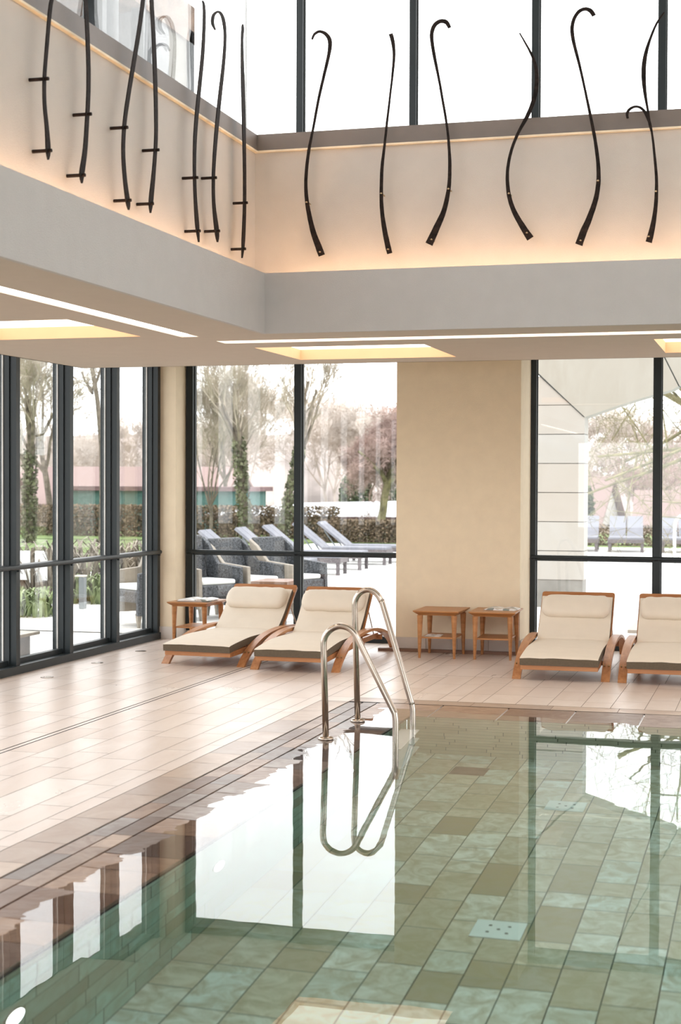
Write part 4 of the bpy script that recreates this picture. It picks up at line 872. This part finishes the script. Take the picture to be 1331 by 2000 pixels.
for y, z, lab in ((4.784, -.57, 'round lit underwater lamp on the left pool wall, nearest the viewer'), (6.803, -.583, 'round lit underwater lamp in the middle of the left pool wall'),
                  (9.115, -.616, 'round lit underwater lamp near the pool ladder')):
    root = empty('pool_lamp', (-2.53, y, z)); tag(root, lab, 'pool light', 'underwater lamps')
    def disc(r, x0, x1, n=28): return [[(x, r * math.cos(2 * math.pi * k / n), r * math.sin(2 * math.pi * k / n)) for k in range(n)] for x in (x0, x1)]
    m_ = MB(); m_.rings(disc(.062, .001, .012)); m_.build('lens', 'poollamp', root)
    m_ = MB(); a, b = disc(.062, .001, .010), disc(.074, .001, .010); m_.rings([a[0], a[1], b[1], b[0]], False); m_.build('ring', 'steel', root)
for x, y, lab in ((-1.225, 7.002, 'white square inlet plate on the pool floor, nearer the viewer'), (-1.225, 9.337, 'white square inlet plate on the pool floor, further back')):
    root = empty('inlet_plate', (x, y, -1.35)); tag(root, lab, 'inlet plate', 'white inlet plates')
    m_ = MB(); m_.box(-.118, .118, -.118, .118, .001, .012); m_.build('plate', 'white', root, bevel=.003)
    for dx, dy in ((0, 0), (-.045, .045), (.045, .045), (-.045, -.045), (.045, -.045)):
        m_ = MB(); m_.lathe([(0, .010), (.009, .010), (.009, .0135), (0, .0135)], (dx, dy, 0), 12); m_.build('nozzle', 'hole', root)
m_ = MB(); m_.box(-2.095, -1.86, 10.02, 10.26, -1.349, -1.343)
for i in range(11): m_.box(-2.085, -1.87, 10.032 + i * .0205, 10.042 + i * .0205, -1.344, -1.338)
tag(m_.build('drain_grille', 'brickpier'), 'brownish square drain grille on the pool floor by the far wall', 'grille')

# ------------------------------------------------------------------ outdoors: ground
mb = MB()
plate_with_holes(mb, -60, 60, -30, 160, -.06, [(-6.6, 7.4, -5.4, 15.7)])
g = structure(mb.build('outdoor_ground', 'soil'), 'garden ground around the building', 'ground')
mb = MB()
mb.box(-8.6, XW - .13, -20, 15.6, -.05, -.008, 0); mb.box(-12.2, 12, 15.53, 40.5, -.05, -.008, 0)
mb.box(XW - .12, 7.3, 15.47, 15.6, -.05, -.004, 0)
rp_ = random.Random(9)
tile_rows(mb, -8.6, -6.47, 5, 15.5, .6, (.6, .61), .01, lambda u, v: (u, v, -.005), 1, 0, rp_)
tile_rows(mb, -12.2, 4, 15.62, 40.5, .6, (.9, 1.2), .012, lambda u, v: (u, v, -.005), 1, 0, rp_)
structure(mb.build('terrace', ['pavebase', 'paving']), 'pale paved terrace outside the windows', 'terrace')
mb = MB(); mb.box(-30, -8.65, 17, 41, -.05, -.01); mb.box(-30, 14, 40.6, 52, -.05, -.01)
structure(mb.build('lawn', 'lawn'), 'green lawn beyond the terrace', 'lawn')
# outdoor pool right of the window with its grab rails
mb = MB(); mb.box(-1.3, 6, 17.5, 36.8, -.006, .004, 0)
mb.box(-1.6, -1.3, 17.3, 37.1, -.006, .03, 1); mb.box(-1.6, 6, 36.8, 37.1, -.006, .03, 1)
structure(mb.build('outdoor_pool', ['outpool', 'pierstone']), 'outdoor pool with pale coping beyond the right window', 'pool')
# snow-free stone pier with arch
mb = MB()
zz = [-.01, .27, .60]
Yp = 20.6
mb.box(-3.6, -2.50, Yp, Yp + .4, -.01, .362, 2)
mb.box(-3.6, -2.50, Yp + .005, Yp + .39, .362, 3.0, 3)
z = .367
while z < 2.9:
    mb.box(-3.6, -2.485, Yp - .01, Yp + .4, z, z + .380, 0); z += .389
def archz(x): return 2.53 + .40 * (1 - ((x - .75) / 3.24) ** 2) / 1 * 1.0 if x < .75 else 2.93
pts = [(-3.6, 3.60), (-3.142, 3.14), (-2.484, 2.53)]
k = 14
arch = [(-2.484 + (3.2) * i / k, 2.53 + .62 * (1 - (1 - i / k) ** 1.9)) for i in range(k + 1)]
top = 6.4
def archpanel(a, b, cut0=None):
    seg = [p for p in arch if a <= p[0] <= b]
    return seg
poly1 = [(-3.6, 3.60), (-2.484, 2.53)] + [p for p in arch if p[0] < -1.3] + [(-1.27, 2.925), (-3.0, top), (-3.6, top)]
poly2 = [(-1.255, 2.93)] + [p for p in arch if p[0] > -1.2] + [(4.5, 3.15), (4.5, top), (-2.985, top)]
mb.prism([(x, z_) for x, z_ in poly1], 'y', Yp - .02, Yp + .42, 1)
mb.prism([(-3.6, 3.56), (-2.50, 2.535), (-2.484, 2.535), (-3.6, 3.585)], 'y', Yp - .021, Yp + .3, 3)
mb.prism([(-1.27, 2.925), (-1.255, 2.93), (-2.985, top), (-3.0, top)], 'y', Yp - .015, Yp + .3, 3)
mb.prism([(x, z_) for x, z_ in poly2], 'y', Yp - .02, Yp + .42, 1)
structure(mb.build('stone_arch', ['pierstone', 'archstone', 'plinth', 'hole']), 'pale stone pier carrying a flat arch outside the right window', 'pier')

# rooftop housing seen through the upper left glass
rt = empty('rooftop_housing', (-5.2, 10.9, 3.34)); tag(rt, 'grey and tan framed rooftop housing behind the upper left glass', 'rooftop housing')
def part(name, mat, *boxes, parent=rt, o=(-5.2, 10.9, 3.34)):
    m_ = MB()
    for b in boxes: m_.box(b[0] - o[0], b[1] - o[0], b[2] - o[1], b[3] - o[1], b[4] - o[2], b[5] - o[2])
    return m_.build(name, mat, parent)
part('panel', 'panelgrey', (-5.6, -4.62, 10.83, 11.30, 3.34, 5.20)); part('panel', 'paneltan', (-5.6, -4.62, 11.30, 11.68, 3.34, 5.20))
part('post', 'frame', (-4.75, -4.6, 11.68, 11.79, 3.34, 5.3)); part('post', 'frame', (-4.7, -4.6, 10.75, 10.80, 3.34, 5.3))
part('post', 'frame', (-4.75, -4.6, 10.02, 10.30, 3.34, 5.3)); part('post', 'frame', (-4.75, -4.6, 9.23, 9.34, 3.34, 5.3))
part('header', 'brickpier', (-5.6, -4.6, 9.2, 11.8, 5.2, 5.5))

# ------------------------------------------------------------------ outdoor furniture
def wicker_chair(loc, rz, lab, mat='wicker', h=1.2):
    root = empty('wicker_chair', loc, math.radians(rz)); tag(root, lab, 'armchair', 'highback wicker chairs outside')
    m_ = MB(); m_.quadbox([(-.3, .22, .25), (.3, .22, .25), (.3, .32, .25), (-.3, .32, .25), (-.29, .38, h), (.29, .38, h), (.29, .45, h), (-.29, .45, h)]); m_.build('backrest', mat, root, bevel=.02)
    m_ = MB(); m_.box(-.3, .3, -.3, .26, .28, .42); m_.build('seat', mat, root, bevel=.02)
    for s in (-1, 1):
        m_ = MB(); x0, x1 = (s * .30, s * .36)
        m_.prism([(-.32, .14), (.30, .14), (.34, .3), (.42, h - .02), (.30, h - .1), (.12, .66), (-.3, .62)], 'x', x0, x1); m_.build('side_panel', mat if s > 0 else ('tanpanel' if mat == 'wicker' else mat), root, bevel=.01)
    for sx in (-1, 1):
        for sy in (-.27, .27):
            m_ = MB(); m_.rings([[(sx * .29 + r * a, sy + r * b, z) for a, b in ((-1, -1), (1, -1), (1, 1), (-1, 1))] for r, z in ((.013, 0), (.03, .16))]); m_.build('leg', 'tanpanel', root)
    m_ = MB(); m_.box(-.27, .27, -.27, .22, .42, .48); m_.build('cushion', 'white', root, bevel=.02)
wicker_chair((-7.05, 16.55, -.005), -35, 'highback wicker chair behind the left glazing, pane reflection painted tan on its side', h=1.15)
wicker_chair((-6.72, 17.6, -.005), 62, 'dark highback wicker chair outside near the frame of the left back window', h=1.0)
wicker_chair((-6.40, 18.3, -.005), 68, 'dark wicker chair outside, middle one seen above the first indoor lounger', h=.95)
wicker_chair((-6.02, 18.9, -.005), 68, 'dark wicker chair outside beside the brown table and window mullion', h=.95)
root = empty('garden_table', (-5.66, 17.2, -.005)); tag(root, 'brown wooden garden table outside the left back window', 'table')
m_ = MB(); m_.box(-.22, .22, -.30, .30, .47, .51); m_.box(-.19, .19, -.26, .26, .42, .47); m_.build('tabletop', 'brownwood', root)
for sx in (-1, 1):
    for sy in (-1, 1): m_ = MB(); m_.box(sx * .17 - .02, sx * .17 + .02, sy * .24 - .02, sy * .24 + .02, 0, .42); m_.build('leg', 'wicker', root)
def out_lounger():
    """length along +x to the foot end, head at -x"""
    root = empty('garden_lounger')
    m_ = MB(); m_.box(-.35, .95, -.33, .33, .30, .36); m_.build('seat', 'greyfab', root, bevel=.01)
    m_ = MB(); m_.box(-.38, .97, -.35, -.31, .22, .31); m_.box(-.38, .97, .31, .35, .22, .31); m_.box(.93, .97, -.31, .31, .22, .31); m_.build('frame', 'greyleg', root)
    m_ = MB()
    for s0, s1 in ((-.33, -.01), (.01, .33)): m_.quadbox([(-.36, s0, .30), (-.30, s0, .30), (-.30, s1, .30), (-.36, s1, .30), (-1.0, s0, .80), (-.97, s0, .84), (-.97, s1, .84), (-1.0, s1, .80)])
    m_.build('backrest', 'greyfab', root)
    m_ = MB(); m_.tube([(-.85, -.28, .66), (-.55, -.28, .24)], .015, 6); m_.tube([(-.85, .28, .66), (-.55, .28, .24)], .015, 6); m_.build('strut', 'postgrey', root)
    for sx in (-.34, .92):
        for sy in (-.31, .31): m_ = MB(); m_.box(sx - .03, sx + .03, sy - .03, sy + .03, 0, .24); m_.build('leg', 'greyleg', root)
    return root
ol = out_lounger()
spots = [((-8.55, 25.0, 0), 4, 'garden lounger with raised grey back, leftmost behind the wicker chairs'),
         ((-8.50, 26.7, 0), 4, 'garden lounger with raised grey back, second of the outdoor row'),
         ((-8.55, 28.4, 0), 3, 'garden lounger outside just behind the window mullion'),
         ((-8.55, 30.3, 0), 3, 'garden lounger outside with its back just right of the mullion'),
         ((-8.35, 31.4, 0), 3, 'garden lounger furthest along the outdoor row by the hedge'),
         ((-3.62, 38.6, 0), -85, 'grey garden lounger facing the building in the middle of the right window'),
         ((-4.72, 38.6, 0), -85, 'grey garden lounger half hidden by the stone pier'),
         ((-2.35, 38.6, 0), -85, 'grey garden lounger behind the white outdoor pool rails')]
for i, (loc, rz, lab) in enumerate(spots):
    o = ol if i == 0 else copy_tree(ol)
    o.location = (loc[0], loc[1], -.005); o.rotation_euler = (0, 0, math.radians(rz)); tag(o, lab, 'sun lounger', 'grey garden loungers')
    if i > 4: o.scale = (1, 1.25, 1)
for y, x, lab in ((36.3, -2.3, 'white curved outdoor pool rail, nearer one'), (37.0, -2.1, 'white curved outdoor pool rail, further one')):
    m_ = MB(); m_.tube(smooth_path([(0, 0, 0), (0, 0, .6), (.03, 0, .8), (.14, 0, .92), (.28, 0, .88), (.38, 0, .72), (.55, 0, .35), (.72, 0, .05)], 4), .035, 8)
    o = m_.build('outdoor_pool_rail', 'whitemetal', smooth=True); o.location = (x, y, -.005); tag(o, lab, 'rail', 'white outdoor pool rails')
# left garden bits
root = empty('garden_block', (-6.83, 12.70, -.005)); tag(root, 'grey block with weathered stone slab on top outside the left glazing', 'bench')
m_ = MB(); m_.box(-.25, .19, -.2, .2, 0, .245); m_.build('block', 'blockgrey', root, bevel=.01)
m_ = MB(); m_.box(-.30, .27, -.24, .24, .245, .275); m_.build('slab', 'slab', root, bevel=.008)
root = empty('path_light', (-8.72, 18.4, -.005)); tag(root, 'short dark bollard light standing in the planted bed', 'bollard')
m_ = MB(); m_.box(-.035, .035, -.05, .05, 0, .42); m_.build('post', 'postgrey', root, bevel=.01)
m_ = MB(); m_.box(-.09, .04, -.055, .055, .42, .44); m_.build('cap', 'slab', root)
root = empty('reflection_panels', (-9.77, 19.05, -.01)); tag(root, 'made-up pair of white panels on posts standing for a reflection in the left glazing', 'pane_reflection')  # invented panels and posts, in place of a window-like reflection
for dx in (-.13, .13): m_ = MB(); m_.box(dx - .095, dx + .095, -.012, .012, .32, .72); m_.build('panel', 'white', root)
for dx in (-.25, 0, .25): m_ = MB(); m_.box(dx - .018, dx + .018, -.02, .02, 0, .76); m_.build('post', 'bark', root)
# grassy bed: clumps of leaves
def clump(loc, n, h, lab, seed, mat='bed', spread=.35):
    r = random.Random(seed); m_ = MB()
    for i in range(n):
        a = r.uniform(0, 6.28); rad = spread * math.sqrt(r.random()); x, y = rad * math.cos(a), rad * math.sin(a)
        b = r.uniform(0, 6.28); hh = h * r.uniform(.5, 1.1); le = hh * r.uniform(.3, .9); wd = .010 + .012 * r.random()
        d = Vector((math.cos(b), math.sin(b), 0)); s_ = Vector((-d.y, d.x, 0)) * wd; p = Vector((x, y, 0))
        q = [p, p + d * le * .3 + Vector((0, 0, hh * .6)), p + d * le * .7 + Vector((0, 0, hh)), p + d * le * 1.2 + Vector((0, 0, hh * .85))]
        bb = len(m_.v)
        for t, w_ in zip(q, (1, 1.1, .8, .1)): m_.v += [tuple(t - s_ * w_), tuple(t + s_ * w_)]
        for k_ in range(3): m_.f.append((bb + 2 * k_, bb + 2 * k_ + 1, bb + 2 * k_ + 3, bb + 2 * k_ + 2)); m_.m.append(0)
    o = m_.build('leafy_clump', mat); o.location = loc; tag(o, lab, 'plant', 'leafy clumps in the bed'); return o
cl = [(-8.95, 14.6, .30, 'arching green leaf clump at the bed edge behind the second glazing bay'), (-9.5, 15.4, .45, 'tall green leaf clump at the left behind the grey block'),
      (-9.9, 14.2, .32, 'low green clump at the far left edge of the bed'), (-9.1, 16.2, .3, 'green clump beside the dark bollard'),
      (-8.9, 17.3, .34, 'spiky clump in front of the dark bollard'), (-9.7, 17.0, .35, 'green clump deep in the bed left of the bollard'),
      (-9.0, 19.4, .4, 'clump at the bed end behind the bollard')]
for i, (x, y, h, lab) in enumerate(cl): clump((x, y, -.02), 170, h, lab, i)
for i, (x, y, h, lab) in enumerate([(-9.6, 19.5, .8, 'dry grey seed stalks behind the bollard'), (-10.6, 18.0, .7, 'dry grey stalks further left in the bed'), (-9.0, 20.8, .8, 'dry grey stalks at the far end of the bed')]):
    clump((x, y, -.02), 260, h, lab, 40 + i, 'dry', .55)

# ------------------------------------------------------------------ trees, hedges and houses
def rot_about(v, ax, a): return Matrix.Rotation(a, 3, ax) @ v
def tree(loc, H, tr_, lab, seed, depth=5, trunk_h=.35, spread=.55, kids=(3, 4), twig='twig', bark='bark', ivy=0, up=.25, lean=(0, 0), ratio=.68, first=None, grp='bare trees outside', rmin=.005):
    tr = tr_
    r = random.Random(seed); root = empty('bare_tree', loc); tag(root, lab, 'tree', grp)
    T = MB(); B = MB(); stats = [0]
    def seg(mbx, p, d, L_, ra, rb, n, k=3):
        pts = [p]; rad = [ra]
        for i in range(k):
            d = (d + Vector((r.uniform(-1, 1), r.uniform(-1, 1), r.uniform(-.5, 1) * up)) * .16).normalized()
            pts.append(pts[-1] + d * L_ / k); rad.append(max(rmin * .6, ra + (rb - ra) * (i + 1) / k))
        mbx.tube(pts, rad, n, cap=False); return pts, d
    def grow(p, d, L_, ra, lev):
        n = 6 if lev <= 1 else (4 if lev <= 3 else 3)
        pts, dd = seg(T if lev <= 1 else B, p, d, L_, ra, ra * .55, n, 4 if lev < 3 else 3)
        if lev >= depth: return
        for c in range(r.randint(*kids) + (1 if lev > 2 else 0)):
            t = r.uniform(.35, 1.0); q = pts[0].lerp(pts[-1], 0)
            f = t * (len(pts) - 1); i = min(int(f), len(pts) - 2); q = pts[i].lerp(pts[i + 1], f - i)
            ax = dd.cross(Vector((r.uniform(-1, 1), r.uniform(-1, 1), r.uniform(-1, 1)))).normalized()
            nd = (rot_about(dd, ax, r.uniform(.5, 1.15) * spread * 1.4) + Vector((0, 0, up * .35))).normalized()
            grow(q, nd, L_ * ratio * r.uniform(.75, 1.1), max(rmin, ra * (1 - .45 * t) * .55), lev + 1)
    d0 = Vector((lean[0], lean[1], 1)).normalized(); th = H * trunk_h
    tp, td = seg(T, Vector((0, 0, -.1)), d0, th, tr, tr * .75, 8, 4)
    nb = first or 5
    for c in range(nb):
        ax = Vector((math.cos(c * 6.28 / nb + r.uniform(-.4, .4)), math.sin(c * 6.28 / nb + r.uniform(-.4, .4)), 0))
        nd = rot_about(td, ax, spread * r.uniform(.4, 1.1)); f = r.uniform(.72, 1); q = tp[0].lerp(tp[-1], f) if c else tp[-1]
        grow(q if c else tp[-1], nd if c else td, H * (1 - trunk_h) * .5 * r.uniform(.8, 1.1), tr * .5, 1)
    T.build('trunk', bark, root, smooth=True); B.build('branches', twig, root)
    if ivy:
        m_ = MB(); 
        for i in range(int(900)):
            t = r.random(); p = tp[0].lerp(tp[-1], t * ivy); a = r.uniform(0, 6.28); rr_ = tr * (1.0 + .6 * r.random()); s_ = r.uniform(.03, .06)
            c = p + Vector((math.cos(a) * rr_, math.sin(a) * rr_, r.uniform(-.1, .1))); u = Vector((r.uniform(-1, 1), r.uniform(-1, 1), r.uniform(-1, 1))).normalized() * s_; w_ = u.cross(Vector((r.uniform(-1, 1), 1, r.uniform(-1, 1)))).normalized() * s_
            m_.face([c - u, c + w_, c + u, c - w_])
        m_.build('ivy', 'ivy', root)
    return root
def leafmass(name, box_, n, s, mat, lab, cat, seed, round_=False, loc=(0, 0, 0)):
    r = random.Random(seed); m_ = MB(); x0, x1, y0, y1, z0, z1 = box_
    for i in range(n):
        u, v, w_ = r.random(), r.random(), r.random()
        if round_:
            a = r.uniform(0, 6.28); b = math.acos(r.uniform(-1, 1)); q = .75 + .25 * r.random()
            u = .5 + .5 * q * math.sin(b) * math.cos(a); v = .5 + .5 * q * math.sin(b) * math.sin(a); w_ = .5 + .5 * q * math.cos(b)
        c = Vector((x0 + (x1 - x0) * u, y0 + (y1 - y0) * v, z0 + (z1 - z0) * w_))
        a = Vector((r.uniform(-1, 1), r.uniform(-1, 1), r.uniform(-1, 1))).normalized() * s * r.uniform(.6, 1.2); b = a.cross(Vector((r.uniform(-1, 1), r.uniform(-1, 1), 1))).normalized() * s * .7
        m_.face([c - a, c + b, c + a, c - b])
    o = m_.build(name, mat); tag(o, lab, cat); return o
tree((-14.0, 39.9, 0), 5.9, .13, 'ivy-clad bare tree with fine upright twigs in the left back window', 21, depth=5, trunk_h=.50, spread=.42, ivy=1.0, up=.6)
tree((-13.15, 40.2, 0), 6.1, .11, 'second ivy-clad bare tree just left of the window mullion', 22, depth=5, trunk_h=.52, spread=.36, ivy=.9, up=.7)
tree((-15.9, 42, 0), 5.8, .06, 'slender bare tree at the left of the left back window', 23, depth=6, trunk_h=.2, spread=.5, up=.6)
tree((-11.4, 44.2, 0), 5.1, .14, 'reddish bushy pollard tree with pale trunk by the cream pier', 24, depth=6, trunk_h=.36, spread=1.0, twig='twig_red', bark='bark_moss', up=.15, kids=(4, 5), ratio=.62, first=9)
tree((-17.7, 38.5, 0), 7.8, .085, 'tall straight bare tree in the second bay of the left glazing', 25, depth=5, trunk_h=.72, spread=.7, up=.1)
tree((-19.6, 38.0, 0), 6.0, .13, 'ivy-clad bare tree in the first bay of the left glazing', 26, depth=6, trunk_h=.45, spread=.45, ivy=1.0, up=.5)
tree((-22.5, 45, 0), 7, .12, 'bare tree at the far left behind the glazing', 27, depth=6, trunk_h=.35, spread=.55, up=.4)
tree((.3, 33.5, 0), 9.5, .20, 'large mossy bare tree spreading across the right window', 28, depth=6, trunk_h=.25, spread=1.15, twig='bark_moss', bark='bark_moss', up=.03, ratio=.74, first=7, kids=(2, 3))
tree((-19.0, 52, 0), 6.8, .10, 'bare tree behind the teal shed', 29, depth=6, trunk_h=.3, spread=.6, up=.4)
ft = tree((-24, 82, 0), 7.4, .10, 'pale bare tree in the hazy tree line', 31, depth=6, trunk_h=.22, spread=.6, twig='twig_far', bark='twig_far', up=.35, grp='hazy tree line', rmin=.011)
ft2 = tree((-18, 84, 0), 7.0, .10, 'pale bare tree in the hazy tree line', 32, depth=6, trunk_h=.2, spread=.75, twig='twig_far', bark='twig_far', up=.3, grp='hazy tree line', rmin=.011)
rl = random.Random(77)
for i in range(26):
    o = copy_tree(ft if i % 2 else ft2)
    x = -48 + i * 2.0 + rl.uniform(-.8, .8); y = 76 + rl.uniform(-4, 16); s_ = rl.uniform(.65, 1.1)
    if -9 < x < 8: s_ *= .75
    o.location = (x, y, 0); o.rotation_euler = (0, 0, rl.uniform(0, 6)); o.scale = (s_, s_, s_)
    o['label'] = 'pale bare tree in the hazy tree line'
# reddish bushes in front of the tree line (right window)
for i, (x, y, h, lab) in enumerate(((-10.2, 66, 4.2, 'reddish bare bush mass left of the right window view'), (-6.6, 66, 4.6, 'reddish bare bush above the first red roof'), (-3.6, 62, 5.0, 'reddish bare bush above the second red roof'), (-.6, 60, 4.6, 'reddish bare bush behind the outdoor rails'))):
    tree((x, y + 9, 0), h * 1.25, .12, lab, 50 + i, depth=6, trunk_h=.12, spread=1.0, twig='twig_red', up=.1, ratio=.66, kids=(3, 4), grp='reddish bare bushes', rmin=.009)
leafmass('hedge', (-12.4, -9.0, 41.3, 42.0, -.02, .62), 9000, .04, 'hedge', 'brown clipped hedge behind the garden loungers', 'hedge', 1)
leafmass('hedge', (-21.5, -12.5, 43.3, 44.2, -.02, .95), 15000, .05, 'hedge', 'long brown hedge behind the ivy-clad trees', 'hedge', 2)
leafmass('hedge', (-8.5, 2.5, 41.6, 42.3, -.02, .55), 9000, .045, 'hedge', 'low brown hedge behind the loungers in the right window', 'hedge', 3)
leafmass('hedge', (-28, -21.7, 43.3, 44.2, -.02, .95), 8000, .05, 'hedge', 'brown hedge at the far left edge', 'hedge', 4)
leafmass('evergreen_bush', (-17.6, -16.2, 61, 62.5, -.05, 2.2), 2200, .09, 'evergreen', 'rounded evergreen bush behind the snowy roof', 'bush', 5, True)
leafmass('evergreen_bush', (-6.25, -5.0, 43.2, 44.4, -.1, 2.0), 2400, .08, 'evergreen', 'dark evergreen bush beside the first red roof', 'bush', 6, True)
leafmass('evergreen_bush', (-15.7, -15.0, 61, 62, -.05, 1.7), 700, .08, 'evergreen', 'small evergreen bush right of the rounded one', 'bush', 8, True)
def gable(name, loc, rz, L_, W_, hw, hr, lab, wall='housewall', roof='roof', gab='housewhite'):
    root = empty(name, loc, math.radians(rz)); tag(root, lab, 'house')
    m_ = MB(); m_.box(-L_ / 2, L_ / 2, -W_ / 2, W_ / 2, 0, hw); m_.build('wall', wall, root)
    m_ = MB(); m_.prism([(-W_ / 2, hw), (W_ / 2, hw), (0, hr)], 'x', -L_ / 2 + .05, L_ / 2 - .05); m_.build('gable', gab, root)
    m_ = MB()
    for s_ in (-1, 1):
        a = (s_ * (W_ / 2 + .25), hw - .2); b = (0, hr + .05)
        m_.quadbox([(-L_ / 2 - .2, a[0], a[1]), (L_ / 2 + .2, a[0], a[1]), (L_ / 2 + .2, b[0], b[1]), (-L_ / 2 - .2, b[0], b[1]),
                    (-L_ / 2 - .2, a[0], a[1] + .12), (L_ / 2 + .2, a[0], a[1] + .12), (L_ / 2 + .2, b[0], b[1] + .12), (-L_ / 2 - .2, b[0], b[1] + .12)])
    m_.build('roof', roof, root); return root
gable('house', (-7.9, 58.6, -1.2), -20, 4.0, 2.4, .95, 2.95, 'small steep red-roofed house with white gable in the right window')
gable('house', (-4.35, 58, -1.2), 0, 1.2, 2.6, .95, 2.45, 'second steep red-roofed house left of the right mullion')
gable('house', (-1.5, 58, -1.2), 0, 4.2, 2.6, .95, 2.6, 'third red-roofed house at the right edge of the window')
gable('house', (-27.0, 62, 0), 3, 9.5, 6, .8, 2.15, 'wide red-roofed house behind the ivy-clad trees')
gable('house', (-33.5, 55, 0), 8, 7, 6, 1.3, 3.0, 'pink-roofed house seen through the left glazing')
root = empty('shed', (-20.6, 50, 0)); tag(root, 'dark teal boarded shed behind the brown hedge', 'shed')
m_ = MB(); m_.box(-3.4, 3.4, -1, 1, 0, 1.35); m_.build('wall', 'tealwall', root)
m_ = MB(); m_.box(-3.6, 3.6, -1.2, 1.2, 1.35, 1.5); m_.build('roof', 'roof_dark', root)
root = empty('pavilion', (-14.0, 48, 0)); tag(root, 'low pale pavilion with a snow-covered roof behind the hedge', 'building')
m_ = MB(); m_.box(-3.2, 4.5, -1.5, 2, 0, .52); m_.build('wall', 'housewhite', root)
m_ = MB(); m_.box(-3.2, -1.6, -1.7, -1.5, 0, .52); m_.build('pier', 'brickpier', root)
m_ = MB(); m_.box(-3.6, 4.8, -1.9, 2.2, .52, .60); m_.build('eaves', 'roof_dark', root)
m_ = MB(); m_.rings([[(-3.6, -1.9, .60), (4.8, -1.9, .60), (4.8, 2.2, .60), (-3.6, 2.2, .60)], [(-3.5, -1.8, .68), (4.7, -1.8, .68), (4.7, 2.1, .68), (-3.5, 2.1, .68)], [(-1.2, .2, .98), (3.4, .2, 1.10), (3.4, .6, 1.10), (-1.2, .6, .98)]]); m_.build('snow', 'snow', root)
# wooded hill on the horizon
mb = MB(); n = 60
for j in range(2): pass
rows = []
for j, (yy, k_) in enumerate(((98, 0), (104, .8), (112, 1.0), (130, 1.1))):
    rows.append([(-75 + 2.4 * i, yy, -.05 if k_ == 0 else k_ * (5.2 - 3.4 * max(0, min(1, (-75 + 2.4 * i + 32) / 22)) + 2.0 * max(0, min(1, (-75 + 2.4 * i + 12) / 10)) + .8 * mnoise.noise(Vector((i * .37, j, 1))))) for i in range(n)])
mb.rings(rows, False, False)
structure(mb.build('hill', 'hill'), 'low wooded hill on the horizon', 'hill')
